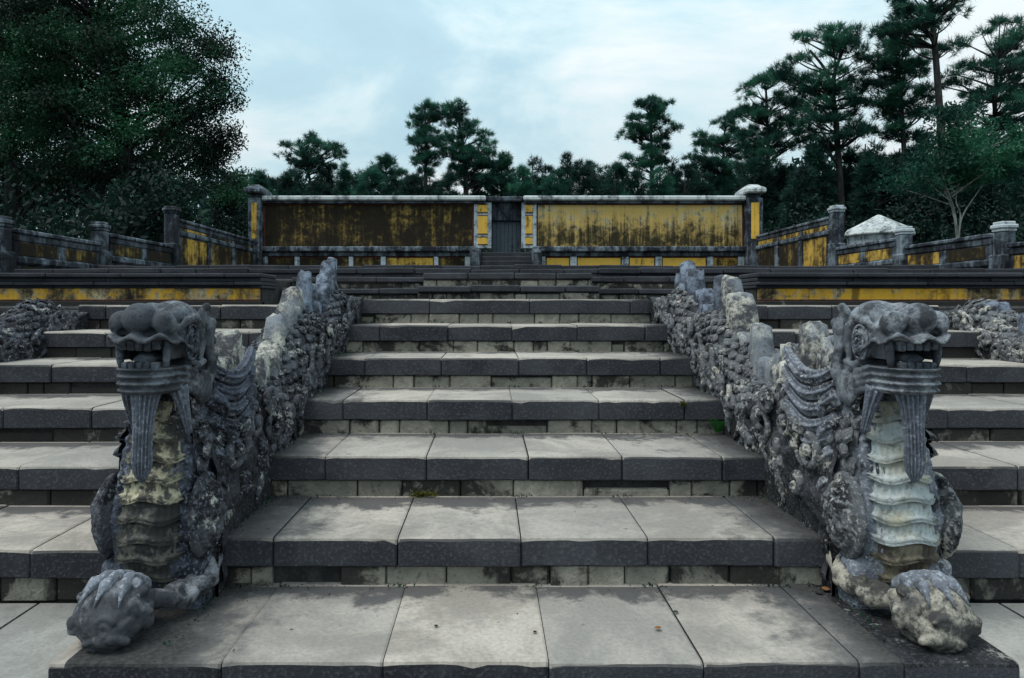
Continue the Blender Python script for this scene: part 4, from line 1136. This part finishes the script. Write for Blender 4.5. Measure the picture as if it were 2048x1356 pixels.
    rad_ = [0.054 - 0.014 * math.sin(math.pi * min(1, 1.3 * i / m_)) - 0.018 * (i / m_) - 0.031 * max(0, (i / (m_ - 1) - 0.66) / 0.34) for i in range(m_)]
    V, F = tubev(bt, rad_, 112, 16, 0.24, 1.0)
    V[:, 1] = 2.235 + (V[:, 1] - 2.235) * 0.62 + 0.0
    put('beard', (H(V), F), M['beard'], head)
    for sx in (-1, 1):
        for q in range(2):
            if q == 0: continue
            bt = catmull([(sx * (0.075 + 0.03 * q), 2.25 + 0.05 * q, 0.752), (sx * (0.088 + 0.025 * q), 2.26 + 0.06 * q, 0.69), (sx * (0.094 + 0.022 * q), 2.30 + 0.06 * q, 0.62 - 0.03 * q)], 6)
            V, F = tubev(bt, [0.027 * (1 - 0.8 * i / len(bt)) + 0.003 for i in range(len(bt))], 54, 9, 0.26)
            put('beard_tuft', (H(V), F), M['beard'], head)
    # belly plates with a rolled, wavy lower lip and fluting
    nb = 9
    for q in range(nb):
        z1 = 0.70 - q * 0.0655; z0 = z1 - 0.072
        U, Vn = 61, 13
        V = []; F = []
        for j in range(Vn):
            t = j / (Vn - 1)
            for i in range(U):
                a = (i / (U - 1) - 0.5) * 2; ang = a * 0.98
                zc = z1 + (z0 - z1) * t
                cy = float(np.interp(zc, [0.08, 0.22, 0.42, 0.62, 0.82], [2.45, 2.43, 2.455, 2.485, 2.52])); rad__ = float(np.interp(zc, [0.08, 0.22, 0.42, 0.62, 0.82], [0.137, 0.159, 0.147, 0.121, 0.100]))
                lip = 0.021 * math.exp(-((t - 0.90) / 0.065) ** 2) + 0.014 * math.exp(-((t - 0.74) / 0.05) ** 2) + 0.005 * (t < 0.8) * t
                flute = 0.0032 * math.cos(a * 42) * math.exp(-((t - 0.45) / 0.28) ** 2)
                edge = -0.03 * max(0, abs(a) - 0.90) / 0.10
                rr = rad__ + 0.009 + lip + flute + edge - (0.03 if j in (0, Vn - 1) else 0)
                zz = zc + (0.010 * math.cos(a * 5.5 + (q % 2) * 0.6) - 0.004) * t
                V.append((rr * math.sin(ang) * 0.84, cy - rr * math.cos(ang), zz))
        for j in range(Vn - 1):
            for i in range(U - 1): F.append([j * U + i, (j + 1) * U + i, (j + 1) * U + i + 1, j * U + i + 1])
        put('belly_plate', (np.array(V), F), M['belly' + key + ('d' if (q > 6 or (key == 'L' and q > 4)) else '')], neck)
    # mane
    for sx in (1, -1):
        for q in range(5):
            z0 = 0.79 - q * 0.062
            pts = catmull([(sx * 0.100 + 0.02, 2.515, z0 + 0.012), (sx * (0.150 + 0.004 * q), 2.60, z0 - 0.030), (sx * (0.166 - 0.002 * q), 2.70, z0 - 0.032), (sx * 0.158, 2.82, z0 + 0.008), (sx * 0.135, 2.93, z0 + 0.050 - 0.012 * q)], 6)
            V, F = tubev(pts, [0.024 * (0.55 + 0.45 * math.sin(math.pi * min(1, 0.15 + 0.8 * i / len(pts)))) for i in range(len(pts))], 36, 6, 0.28)
            put('mane_lock', (V, F), mh)
        for q in range(4):
            z0 = 0.70 - 0.10 * q
            pts = catmull([(sx * 0.13, 2.50, z0), (sx * 0.162, 2.56, z0 - 0.05), (sx * 0.150, 2.58, z0 - 0.11 - 0.02 * q)], 6)
            V, F = tubev(pts, [0.026 * (1 - 0.85 * i / len(pts)) + 0.003 for i in range(len(pts))], 30, 5, 0.26)
            put('mane_lock', (V, F), mh)
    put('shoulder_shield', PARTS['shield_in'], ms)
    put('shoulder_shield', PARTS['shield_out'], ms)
    put('foreleg', PARTS['foreleg'], M['ballR'] if key == 'R' else M['ball'])
    def BS(V):
        V = np.asarray(V, float).copy(); V[:, 0] += 0.035 if s < 0 else -0.012; return V
    ball = put('stone_ball', (BS(PARTS['ball'][0]), PARTS['ball'][1]), M['ballR'] if key == 'R' else M['ball'])
    # toes draped over the top of the ball, each ending in a pointed claw
    for q, dl in enumerate((-78, -40, -4, 34, 72)):
        A = np.array([0.35 * math.sin(R(dl)) + 0.15, 0.80, 0.42]); B = np.array([math.sin(R(dl)) * 0.95, -math.cos(R(dl)) * 0.9, 0.62 - 0.10 * (q % 2)])
        Q = []; rad_ = []
        for i in range(15):
            t = i / 14; p = A * (1 - t) + B * t + np.array([0, 0, 1.3 * t * (1 - t) * 2]); p = p / np.linalg.norm(p)
            Q.append((0.116 * p[0], 2.125 + 0.116 * p[1], 0.070 + 0.112 * p[2]))
            rad_.append(0.0185 * (1 + 0.16 * math.sin(t * 19)) * (1 if t < 0.72 else max(0.12, 1 - (t - 0.72) / 0.30)))
        V, F = tubev(Q, rad_, 12)
        put('claw', (BS(V), F), M['claw'], ball)
    # hind paw hanging on the inner flank
    hp = MB()
    for q in range(4):
        y = 3.76 + q * 0.032
        hp.tube([(0.13, y, 0.735), (0.165, y - 0.004, 0.715), (0.172, y - 0.006, 0.67), (0.165, y - 0.004, 0.62)], [0.016, 0.018, 0.016, 0.008], 7)
    hp.tube([(0.10, 3.84, 0.80), (0.14, 3.81, 0.745), (0.155, 3.80, 0.715)], [0.04, 0.05, 0.035], 9)
    put('hind_paw', (np.concatenate(hp.V), hp.F), mh)
    return root

AX = 0.125
build_dragon(-1.155, 1, 'L', 'dark weathered stone dragon with yellowed belly guarding the left of the stairs', 'stone dragons flanking the middle stairs', FINS_L, 1)
build_dragon(1.412, -1, 'R', 'grey stone dragon with pale ribbed belly guarding the right of the stairs', 'stone dragons flanking the middle stairs', FINS_R, 2)
build_dragon(-3.22, 1, 'L', 'stone dragon tail cut off by the left edge of the picture', 'stone dragons on the outer rails', [(4.30, 1.10, 0.16, 0.15, 0.20), (4.10, 1.06, 0.16, 0.14, 0.16)], 5, dz=-0.10, heads=False)
build_dragon(3.52, -1, 'R', 'stone dragon tail cut off by the right edge of the picture', 'stone dragons on the outer rails', [(4.32, 1.10, 0.16, 0.16, 0.30), (4.72, 1.16, 0.12, 0.13, 0.18)], 6, dz=-0.10, heads=False)
# ------------------------------------------------------------------ trees
def tri_cloud(C, Dn, L, Wd, rg):
    """one blade triangle per row; C centres, Dn unit directions, L lengths, Wd widths"""
    n = len(C)
    r = rg.normal(size=(n, 3)); s_ = np.cross(Dn, r); s_ /= np.linalg.norm(s_, axis=1, keepdims=True) + 1e-9
    a = C + s_ * (Wd * 0.5)[:, None]; b = C - s_ * (Wd * 0.5)[:, None]; t = C + Dn * L[:, None]
    V = np.stack([a, b, t], 1).reshape(-1, 3)
    return V, np.arange(3 * n).reshape(-1, 3)
def leaf_cloud(C, Dn, L, Wd, rg):
    n = len(C)
    r = rg.normal(size=(n, 3)); s_ = np.cross(Dn, r); s_ /= np.linalg.norm(s_, axis=1, keepdims=True) + 1e-9
    mid = C + Dn * (L * 0.45)[:, None]
    V = np.stack([C, mid + s_ * (Wd * 0.5)[:, None], C + Dn * L[:, None], mid - s_ * (Wd * 0.5)[:, None]], 1).reshape(-1, 3)
    return V, np.arange(4 * n).reshape(-1, 4)
def unit(a): return a / (np.linalg.norm(a, axis=-1, keepdims=True) + 1e-9)

def sample_outline(rows, n, D, rg, depth=0.75, inset=0.0):
    """rows of the crown's silhouette (y, left, right) in picture units at distance D -> points spread through a rounded volume"""
    rows = sorted(rows); ys = np.array([r[0] for r in rows], float); ls = np.array([r[1] for r in rows], float); rs_ = np.array([r[2] for r in rows], float)
    g = np.linspace(ys[0], ys[-1], 60); w = np.maximum(2, np.interp(g, ys, rs_) - np.interp(g, ys, ls)) ** 1.25
    y = rg.choice(g, size=n, p=w / w.sum()) + rg.uniform(-2, 2, n)
    l = np.interp(y, ys, ls); r = np.interp(y, ys, rs_); c = (l + r) / 2; hw = (r - l) / 2 - inset
    u = rg.uniform(-1, 1, n); x = c + u * np.maximum(hw, 1)
    dd = rg.uniform(-1, 1, n) * np.sqrt(np.maximum(0.05, 1 - u * u)) * hw * D / 1366 * depth
    Dp = D + dd
    return np.stack([(x - 978) * D / 1366, Dp, 1.026 + (613 - y) * D / 1366], 1)

def tree(name, label, group, D, trunk, rows, kind='pine', npads=26, seed=1, mat='needle', bark='bark', tr=0.22, padr=(0.9, 0.45), clumps=11, blades=26, blen=0.44, bwid=0.034, leaves=170, depth=0.75, extra_trunks=None):
    rg = np.random.default_rng(seed)
    tp = [px(x, y, D) for x, y in trunk]
    bx_, by_ = tp[0][0], D
    z0 = terr(bx_, D) - 0.3
    root = empty(name, (bx_, D, z0)); tag(root, label, 'tree', group)
    pts = [(bx_, D, z0)] + [p for p in tp]
    if tp[0][2] < z0 + 0.5: pts = [(bx_, D, z0)] + tp[1:]
    pts = catmull(pts, 5); m_ = len(pts)
    mb = MB().tube(pts, [tr * (1 - 0.78 * i / m_) for i in range(m_)], 8)
    for et in (extra_trunks or []):
        q = catmull([(bx_ + 0.02, D, z0)] + [px(x, y, D) for x, y in et], 5)
        mb.tube(q, [tr * 0.7 * (1 - 0.75 * i / len(q)) for i in range(len(q))], 7)
    pads = sample_outline(rows, npads, D, rg, depth, padr[0] * 0.30 * 1366 / D)
    ta = np.array([p[:] for p in pts])
    for ic, c in enumerate(pads):       # limbs
        if kind == 'leaf' and ic % 4: continue
        cand = ta[ta[:, 2] < c[2] + 0.2]
        if len(cand) == 0: cand = ta[:2]
        tgt = c[2] - 0.35 * np.linalg.norm(c[:2] - ta[-1][:2]) - 0.3
        a = cand[np.argmin(np.abs(cand[:, 2] - tgt))]
        mid = (a * 0.45 + c * 0.55) + np.array([0, 0, -0.12 * np.linalg.norm(c - a)]) * rg.uniform(-0.3, 1.0)
        q = catmull([a, mid, c], 4)
        r0 = min(tr * 0.42, 0.03 + 0.016 * np.linalg.norm(c - a))
        mb.tube(q, [r0 * (1 - 0.75 * i / len(q)) for i in range(len(q))], 5, cap=False)
    mb.build('trunk', M[bark], root, True)
    if kind == 'pine':
        n = len(pads)
        sz = rg.uniform(0.6, 1.25, n)
        cc = np.repeat(pads, clumps, 0); ss_ = np.repeat(sz, clumps)
        o = unit(rg.normal(size=cc.shape)) * rg.uniform(0.25, 1, (len(cc), 1)) ** 0.6
        o[:, 2] = np.abs(o[:, 2]) * 1.0 - 0.25
        cc = cc + o * np.array([padr[0], padr[0], padr[1]]) * ss_[:, None]
        out = unit(o * np.array([1, 1, 1.2]) + np.array([0, 0, 0.55]))
        C = np.repeat(cc, blades, 0); Dn = unit(np.repeat(out, blades, 0) * 0.75 + rg.normal(size=C.shape) * 0.62)
        C = C + rg.normal(size=C.shape) * 0.06
        V, F = tri_cloud(C, Dn, rg.uniform(0.6, 1.1, len(C)) * blen, rg.uniform(0.7, 1.3, len(C)) * bwid, rg)
    else:
        sz = rg.uniform(0.6, 1.3, len(pads))
        cc = np.repeat(pads, leaves, 0); ss_ = np.repeat(sz, leaves)
        o = unit(rg.normal(size=cc.shape)) * rg.uniform(0.1, 1, (len(cc), 1)) ** 0.5
        C = cc + o * np.array([padr[0], padr[0], padr[1]]) * ss_[:, None]
        Dn = unit(o * 0.5 + rg.normal(size=C.shape) * 0.7 + np.array([0, 0, -0.25]))
        V, F = leaf_cloud(C, Dn, rg.uniform(0.6, 1.2, len(C)) * blen, rg.uniform(0.7, 1.2, len(C)) * bwid, rg)
    mobj('crown', V, F, M[mat], root)
    return root

GP = 'pines behind the enclosure wall'
GR = 'tall pines on the right'
# far pines above the wall
tree('pine_tree', 'flat-topped spreading pine above the left half of the enclosure wall', GP, 52, [(628, 470), (626, 400), (618, 350), (612, 300)], [(274, 605, 640), (290, 565, 690), (310, 560, 692), (330, 575, 690), (350, 600, 660)], npads=49, seed=3, padr=(0.55, 0.31), blades=26)
tree('pine_tree', 'low rounded pine between the flat-topped pine and the tall twin pines', GP, 55, [(775, 470), (772, 400), (772, 340)], [(316, 765, 785), (330, 738, 815), (355, 725, 830), (385, 715, 840)], npads=49, seed=5, padr=(0.59, 0.38))
tree('pine_tree', 'slender tall pine with bare lower trunk, left of the tall twin pines', GP, 50, [(851, 470), (851, 380), (852, 300), (850, 215)], [(210, 835, 870), (222, 812, 885), (242, 815, 880), (262, 830, 872), (282, 818, 890), (300, 815, 892), (325, 825, 880), (345, 835, 872)], npads=58, seed=7, tr=0.24, padr=(0.46, 0.27), depth=0.9)
tree('pine_tree', 'broad dense pine, right of the tall twin pines', GP, 51, [(935, 470), (932, 380), (928, 310), (915, 225)], [(208, 893, 925), (222, 880, 945), (245, 878, 962), (270, 878, 980), (290, 880, 986), (315, 890, 985), (345, 900, 985), (370, 905, 990)], npads=95, seed=9, tr=0.32, padr=(0.59, 0.36))
tree('pine_tree', 'narrow pointed pine just right of the broad dense pine', GP, 54, [(1003, 470), (1003, 380), (1003, 315)], [(306, 998, 1010), (325, 985, 1022), (350, 980, 1032), (388, 970, 1040)], npads=45, seed=11, padr=(0.44, 0.42))
tree('pine_tree', 'lone round-crowned pine above the right half of the enclosure wall', GP, 51, [(1303, 470), (1304, 380), (1303, 300), (1300, 210)], [(200, 1285, 1330), (212, 1262, 1355), (235, 1245, 1362), (258, 1240, 1360), (280, 1255, 1350), (297, 1275, 1335), (318, 1235, 1330), (335, 1232, 1345)], npads=78, seed=13, tr=0.28, padr=(0.53, 0.32))
tree('pine_tree', 'open airy pine at the right end of the enclosure wall', GP, 49, [(1450, 470), (1449, 390), (1447, 300), (1452, 240)], [(226, 1440, 1470), (245, 1415, 1485), (270, 1390, 1490), (295, 1375, 1495), (320, 1378, 1490), (345, 1385, 1480)], npads=58, seed=15, tr=0.2, padr=(0.55, 0.27))
# young pines making the low dark line
yp = [(575, 342), (700, 350), (745, 345), (835, 352), (1045, 335), (1180, 330), (1230, 330), (1385, 335), (1455, 345), (1480, 340), (520, 345), (555, 352), (590, 350), (655, 345), (690, 338), (722, 350), (860, 350), (1065, 318), (1090, 325), (1135, 316), (1160, 335), (1190, 340), (1215, 338), (1245, 345), (1275, 330), (1345, 330), (1370, 340), (1405, 345), (1425, 350), (640, 360), (900, 355), (955, 352), (790, 362), (1110, 350), (1320, 345)]
ORD = ['leftmost', 'second', 'third', 'fourth', 'fifth', 'sixth', 'seventh', 'eighth', 'ninth', 'tenth', 'eleventh', 'twelfth', 'thirteenth', 'fourteenth', 'fifteenth', 'sixteenth', 'seventeenth', 'eighteenth', 'nineteenth', 'twentieth', 'twenty-first', 'twenty-second', 'twenty-third', 'twenty-fourth', 'twenty-fifth', 'twenty-sixth', 'twenty-seventh', 'twenty-eighth', 'twenty-ninth', 'thirtieth', 'thirty-first', 'thirty-second', 'thirty-third', 'thirty-fourth', 'thirty-fifth', 'thirty-sixth']
def nth(i): return 'leftmost' if i == 0 else ORD[i] + ' from the left'
yp = sorted((x, y - 7) for x, y in yp)
for i, (x, y) in enumerate(yp):
    h_ = 392 - y; w = 20 + (i * 7) % 13
    tree('young_pine', 'young pine, ' + nth(i) + ' in the low line above the wall coping', 'young pines in the low tree line', 46 + (i * 5) % 9, [(x, 470), (x, 420), (x, y + 8)], [(y, x - 4, x + 4), (y + h_ * 0.35, x - w * 0.6, x + w * 0.6), (y + h_, x - w, x + w), (y + h_ + 55, x - w * 1.1, x + w * 1.1)], npads=41, seed=40 + i, mat='needle_dk' if i % 3 else 'needle', tr=0.13, padr=(0.41, 0.42), clumps=11, blades=20)
# right-hand pines
tree('pine_tree', 'pine with a flat umbrella crown left of the right-hand pines', GR, 42, [(1540, 520), (1538, 420), (1536, 300), (1532, 180)], [(152, 1520, 1560), (165, 1480, 1588), (190, 1474, 1596), (215, 1480, 1600), (245, 1470, 1620), (280, 1480, 1610), (330, 1490, 1610), (380, 1490, 1600)], npads=83, seed=17, tr=0.25, padr=(0.59, 0.31))
tree('pine_tree', 'tall forked pine with broad layered crown, second from left on the right', GR, 40, [(1690, 520), (1682, 400), (1672, 240), (1665, 165), (1690, 90)], [(50, 1680, 1715), (75, 1590, 1735), (100, 1580, 1745), (130, 1548, 1740), (160, 1560, 1730), (190, 1590, 1735), (225, 1570, 1745), (265, 1580, 1740), (300, 1600, 1720)], npads=104, seed=19, tr=0.28, padr=(0.63, 0.31), extra_trunks=[[(1682, 400), (1672, 240), (1655, 150), (1620, 100)]])
tree('pine_tree', 'pine with a dense mid-height crown between two tall pines on the right', GR, 39, [(1815, 520), (1812, 400), (1806, 260), (1800, 150)], [(80, 1790, 1830), (110, 1740, 1850), (150, 1735, 1865), (190, 1745, 1860), (230, 1755, 1860), (280, 1765, 1850)], npads=80, seed=21, tr=0.26, padr=(0.63, 0.31))
tree('pine_tree', 'tallest pine with long bare trunk rising past the top of the picture', GR, 36, [(1895, 520), (1890, 400), (1882, 260), (1872, 120), (1862, 10), (1856, -60)], [(-70, 1820, 1900), (-35, 1770, 1935), (0, 1760, 1945), (25, 1775, 1925), (50, 1755, 1900), (75, 1770, 1910), (100, 1840, 1920)], npads=68, seed=23, tr=0.30, padr=(0.63, 0.26), depth=0.9)
tree('pine_tree', 'large bushy pine cut off by the right edge of the picture', GR, 38, [(1985, 520), (1985, 400), (1988, 260), (1995, 120)], [(48, 1985, 2040), (80, 1920, 2070), (120, 1915, 2110), (160, 1890, 2120), (210, 1890, 2110), (260, 1900, 2100), (310, 1920, 2090)], npads=110, seed=25, tr=0.28, padr=(0.67, 0.34))
# understorey of young pines on the right
r9 = random.Random(77)
for i in range(26):
    x = 1500 + i * 23 + r9.uniform(-10, 10); y = r9.uniform(270, 345); w = r9.uniform(26, 42)
    tree('young_pine', 'dark young pine, ' + nth(i) + ' under the tall pines on the right', 'young pines under the tall pines', 34 + r9.uniform(0, 10), [(x, 560), (x, 480), (x, y + 10)], [(y, x - 5, x + 5), (y + 60, x - w * 0.7, x + w * 0.7), (y + 130, x - w, x + w), (y + 210, x - w, x + w)], npads=70, seed=100 + i, mat='needle_dk', tr=0.12, padr=(0.41, 0.47), clumps=11, blades=20, blen=0.45, bwid=0.05)
# small broadleaf tree with pale forked trunks
tree('broadleaf_tree', 'small bright-leaved tree with pale forked trunks behind the right balustrade', None, 27, [(1915, 520), (1914, 470), (1908, 420), (1895, 380), (1880, 330)], [(205, 1900, 1925), (222, 1850, 1960), (240, 1835, 1945), (262, 1850, 2050), (285, 1870, 2075), (310, 1815, 2080), (330, 1795, 2000), (352, 1780, 2060), (380, 1775, 1850)], kind='leaf', npads=95, seed=31, mat='leafB', bark='bark_pale', tr=0.065, padr=(0.62, 0.34), leaves=120, blen=0.17, bwid=0.085, extra_trunks=[[(1918, 470), (1926, 430), (1955, 385), (1985, 340)], [(1917, 480), (1921, 430), (1912, 395), (1930, 330)], [(1912, 460), (1900, 405), (1870, 350)]])
# big dark broadleaf trees on the left
tree('broadleaf_tree', 'huge dark broadleaf tree filling the upper left of the picture', None, 23, [(255, 560), (258, 430), (250, 300), (225, 150), (200, 40)], [(-90, 60, 330), (-40, 20, 365), (10, 10, 385), (40, 0, 395), (70, 0, 445), (110, 0, 462), (160, 5, 455), (200, 10, 470), (250, 20, 478), (290, 30, 458), (340, 50, 440), (375, 150, 430)], kind='leaf', npads=380, seed=33, mat='leafA', tr=0.42, padr=(0.75, 0.46), leaves=340, blen=0.12, bwid=0.055, depth=0.8)
tree('broadleaf_tree', 'dark broadleaf tree cut off by the left edge of the picture', None, 25, [(20, 560), (25, 430), (20, 300), (0, 150)], [(-120, -200, 160), (-40, -240, 190), (60, -260, 200), (160, -260, 210), (260, -240, 220), (340, -200, 230), (420, -150, 240)], kind='leaf', npads=280, seed=35, mat='leafA', tr=0.38, padr=(0.85, 0.5), leaves=200, blen=0.16, bwid=0.075, depth=0.6)
# shrubs behind the left balustrade and undergrowth
tree('shrub_tree', 'pale green shrubby tree between the huge left tree and the wall pillar', None, 32, [(455, 540), (455, 450), (458, 380)], [(348, 470, 492), (365, 440, 500), (390, 420, 508), (430, 410, 510), (480, 405, 515)], kind='leaf', npads=60, seed=37, mat='leafA', tr=0.1, padr=(0.6, 0.4), leaves=110, blen=0.16, bwid=0.07)
tree('shrub_tree', 'dark bushy tree in front of the huge left tree trunk', None, 20, [(320, 560), (322, 480), (318, 430)], [(330, 280, 350), (370, 240, 400), (420, 220, 400), (470, 200, 330), (500, 200, 330)], kind='leaf', npads=44, seed=39, mat='leafD', tr=0.1, padr=(0.5, 0.34), leaves=120, blen=0.16, bwid=0.075)

# undergrowth: a dense mass of leaves nobody could count
rg = np.random.default_rng(99)
n = 110000
ux = np.concatenate([rg.uniform(-34, -8.5, n // 3), rg.uniform(-10, 14, n // 6), rg.uniform(9.5, 42, n - n // 3 - n // 6)])
uy = rg.uniform(24.5, 46, n)
uy = np.where(ux < -9, rg.uniform(16, 44, n), uy)
uy = np.where((ux > 9) & (ux < 21) & (uy < 30), rg.uniform(30, 46, n), uy)
uz = np.array([terr(a, b) for a, b in zip(ux, uy)])
hgt = (1.0 + 2.2 * (np.sin(ux * 0.9 + uy * 0.5) * np.sin(ux * 0.37 - uy * 0.8) * 0.5 + 0.5)) * np.where(ux > 9, 1.35, 1.0)
C = np.stack([ux, uy, uz + rg.uniform(0, 1, n) * hgt], 1)
V, F = leaf_cloud(C, unit(rg.normal(size=C.shape) + np.array([0, 0, 0.4])), rg.uniform(0.14, 0.3, n), rg.uniform(0.06, 0.13, n), rg)
ug = mobj('undergrowth', V, F, M['leafD'], None)
tag(ug, 'dense dark undergrowth under the trees behind the walls', 'undergrowth', kind='stuff')
# far wood closing the view between the trunks
n = 60000
fx = rg.uniform(-75, 85, n); fy = rg.uniform(60, 85, n)
fz = np.array([terr(a, b) for a, b in zip(fx, fy)])
hh_ = 6.6 + 1.6 * np.sin(fx * 0.45) * np.sin(fx * 0.21 + 1) + np.clip((fx - 15) * 0.09, 0, 4) + np.clip((-fx - 20) * 0.09, 0, 4)
C = np.stack([fx, fy, fz + rg.uniform(0, 1, n) ** 0.8 * hh_], 1)
V, F = leaf_cloud(C, unit(rg.normal(size=C.shape) + np.array([0, 0, 0.7])), rg.uniform(0.6, 1.1, n), rg.uniform(0.25, 0.45, n), rg)
fw = mobj('far_wood', V, F, M['needle_dk'], None)
tag(fw, 'far dark wood seen as one mass behind the pines', 'wood', kind='stuff')

# ------------------------------------------------------------------ small things on the steps
def fern(loc, label, seed):
    r_ = random.Random(seed); root = empty('fern', loc); tag(root, label, 'plant')
    for q in range(5):
        az = r_.uniform(-2.6, -0.5); L = r_.uniform(0.09, 0.16); mb = MB(); n = 9
        pts = []
        for i in range(n):
            t = i / (n - 1)
            pts.append(Vector((loc[0] + math.cos(az) * L * 0.55 * t, loc[1] + math.sin(az) * L * 0.45 * t, loc[2] + L * (1.25 * t - 0.55 * t * t))))
        mb.tube([p[:] for p in pts], [0.0014 * (1 - 0.7 * i / n) for i in range(n)], 4)
        sd = Vector((-math.sin(az), math.cos(az), 0.15))
        for i in range(1, n):
            for sg_ in (-1, 1):
                w = 0.034 * math.sin(math.pi * (0.12 + 0.85 * i / n)); p = pts[i]
                a = p + sd * (sg_ * w); u_ = (pts[i] - pts[i - 1]) * 0.45
                mb.add([p[:], (p + u_ + sd * sg_ * w * 0.5)[:], (a + u_ * 0.6)[:], (p - u_ * 0.7 + sd * sg_ * w * 0.5)[:]], [[0, 1, 2, 3]])
        mb.build('frond', M['fern'], root)
fx_, fy_, fz_ = px(1438, 864, ystep(3))
fern((fx_, ystep(3) + 0.005, zstep(2) + 0.001), 'small green fern sprouting at the foot of a riser near the right dragon', 4)
def tuft(x, y, z, w, label, mat='moss', n=240):
    rg = np.random.default_rng(int(abs(x) * 1000) + 3)
    C = np.stack([x + rg.normal(size=n) * w, y + rg.uniform(-0.012, 0.008, n), z + np.abs(rg.normal(size=n)) * 0.008], 1)
    V, F = leaf_cloud(C, unit(rg.normal(size=C.shape) + np.array([0, -0.6, 1.0])), rg.uniform(0.006, 0.02, n), rg.uniform(0.004, 0.009, n), rg)
    o = mobj('moss_tuft', V, F, M[mat], None); tag(o, label, 'moss'); return o
a_ = px(845, 988, ystep(2)); tuft(a_[0], ystep(2) + 0.004, zstep(1) + 0.002, 0.025, 'yellow-green moss tuft at the foot of the second riser')
a_ = px(1365, 800, ystep(3)); tuft(a_[0], ystep(3) - 0.004, zstep(3) - 0.03, 0.008, 'small moss tuft in a slab joint above the fern', n=90)
def dry_leaf(p, L, rot, label, mat='dryleaf', curl=0.35):
    V = []; F = []; n = 7
    for i in range(n):
        t = i / (n - 1); w = 0.42 * L * math.sin(math.pi * (0.06 + 0.88 * t)) ** 0.8
        for j, sgn in enumerate((-1, 0, 1)):
            x, y = L * (t - 0.5), w * sgn; z = 0.003 + curl * abs(sgn) * w * 0.6 + 0.25 * L * (t - 0.5) ** 2
            V.append((p[0] + x * math.cos(rot) - y * math.sin(rot), p[1] + x * math.sin(rot) + y * math.cos(rot), p[2] + z))
    for i in range(n - 1):
        for j in range(2): F.append([i * 3 + j, i * 3 + j + 1, (i + 1) * 3 + j + 1, (i + 1) * 3 + j])
    o = mobj('fallen_leaf', V, F, M[mat], None); tag(o, label, 'leaf'); return o
def on_tread(x, y, k, zoff=0.0):
    """a point on the tread of step k seen at picture position x, y"""
    z = zstep(k) + zoff + 0.004; D = 1366 * (1.026 - z) / (y - 613); return ((x - 978) * D / 1366, D, z)
dry_leaf(on_tread(1316, 1258, 0), 0.022, 0.4, 'tiny orange fallen leaf lying on the pale bottom slab')
dry_leaf(on_tread(1652, 1180, 0), 0.035, 1.1, 'yellow-brown fallen leaf at the foot of the right dragon rail')
dry_leaf(on_tread(1638, 1188, 0), 0.028, 2.3, 'dull brown fallen leaf beside the yellow-brown leaf', 'debris')
dry_leaf(on_tread(1352, 1226, 0), 0.018, 0.8, 'dark crumpled leaf on the joint right of the orange leaf', 'debris', 0.8)
dry_leaf(on_tread(1288, 871, 2), 0.022, 0.2, 'dark crumpled leaf on the third tread', 'debris', 0.8)
dry_leaf(on_tread(872, 1254, 0), 0.015, 2.0, 'small dark leaf fragment on the middle bottom slab', 'debris', 0.6)
dry_leaf(on_tread(1070, 1266, 0), 0.014, 1.0, 'small dark crumb beside the wide bottom joint', 'debris', 0.6)

# grit, crumbs and needles swept against the risers: nobody could count them
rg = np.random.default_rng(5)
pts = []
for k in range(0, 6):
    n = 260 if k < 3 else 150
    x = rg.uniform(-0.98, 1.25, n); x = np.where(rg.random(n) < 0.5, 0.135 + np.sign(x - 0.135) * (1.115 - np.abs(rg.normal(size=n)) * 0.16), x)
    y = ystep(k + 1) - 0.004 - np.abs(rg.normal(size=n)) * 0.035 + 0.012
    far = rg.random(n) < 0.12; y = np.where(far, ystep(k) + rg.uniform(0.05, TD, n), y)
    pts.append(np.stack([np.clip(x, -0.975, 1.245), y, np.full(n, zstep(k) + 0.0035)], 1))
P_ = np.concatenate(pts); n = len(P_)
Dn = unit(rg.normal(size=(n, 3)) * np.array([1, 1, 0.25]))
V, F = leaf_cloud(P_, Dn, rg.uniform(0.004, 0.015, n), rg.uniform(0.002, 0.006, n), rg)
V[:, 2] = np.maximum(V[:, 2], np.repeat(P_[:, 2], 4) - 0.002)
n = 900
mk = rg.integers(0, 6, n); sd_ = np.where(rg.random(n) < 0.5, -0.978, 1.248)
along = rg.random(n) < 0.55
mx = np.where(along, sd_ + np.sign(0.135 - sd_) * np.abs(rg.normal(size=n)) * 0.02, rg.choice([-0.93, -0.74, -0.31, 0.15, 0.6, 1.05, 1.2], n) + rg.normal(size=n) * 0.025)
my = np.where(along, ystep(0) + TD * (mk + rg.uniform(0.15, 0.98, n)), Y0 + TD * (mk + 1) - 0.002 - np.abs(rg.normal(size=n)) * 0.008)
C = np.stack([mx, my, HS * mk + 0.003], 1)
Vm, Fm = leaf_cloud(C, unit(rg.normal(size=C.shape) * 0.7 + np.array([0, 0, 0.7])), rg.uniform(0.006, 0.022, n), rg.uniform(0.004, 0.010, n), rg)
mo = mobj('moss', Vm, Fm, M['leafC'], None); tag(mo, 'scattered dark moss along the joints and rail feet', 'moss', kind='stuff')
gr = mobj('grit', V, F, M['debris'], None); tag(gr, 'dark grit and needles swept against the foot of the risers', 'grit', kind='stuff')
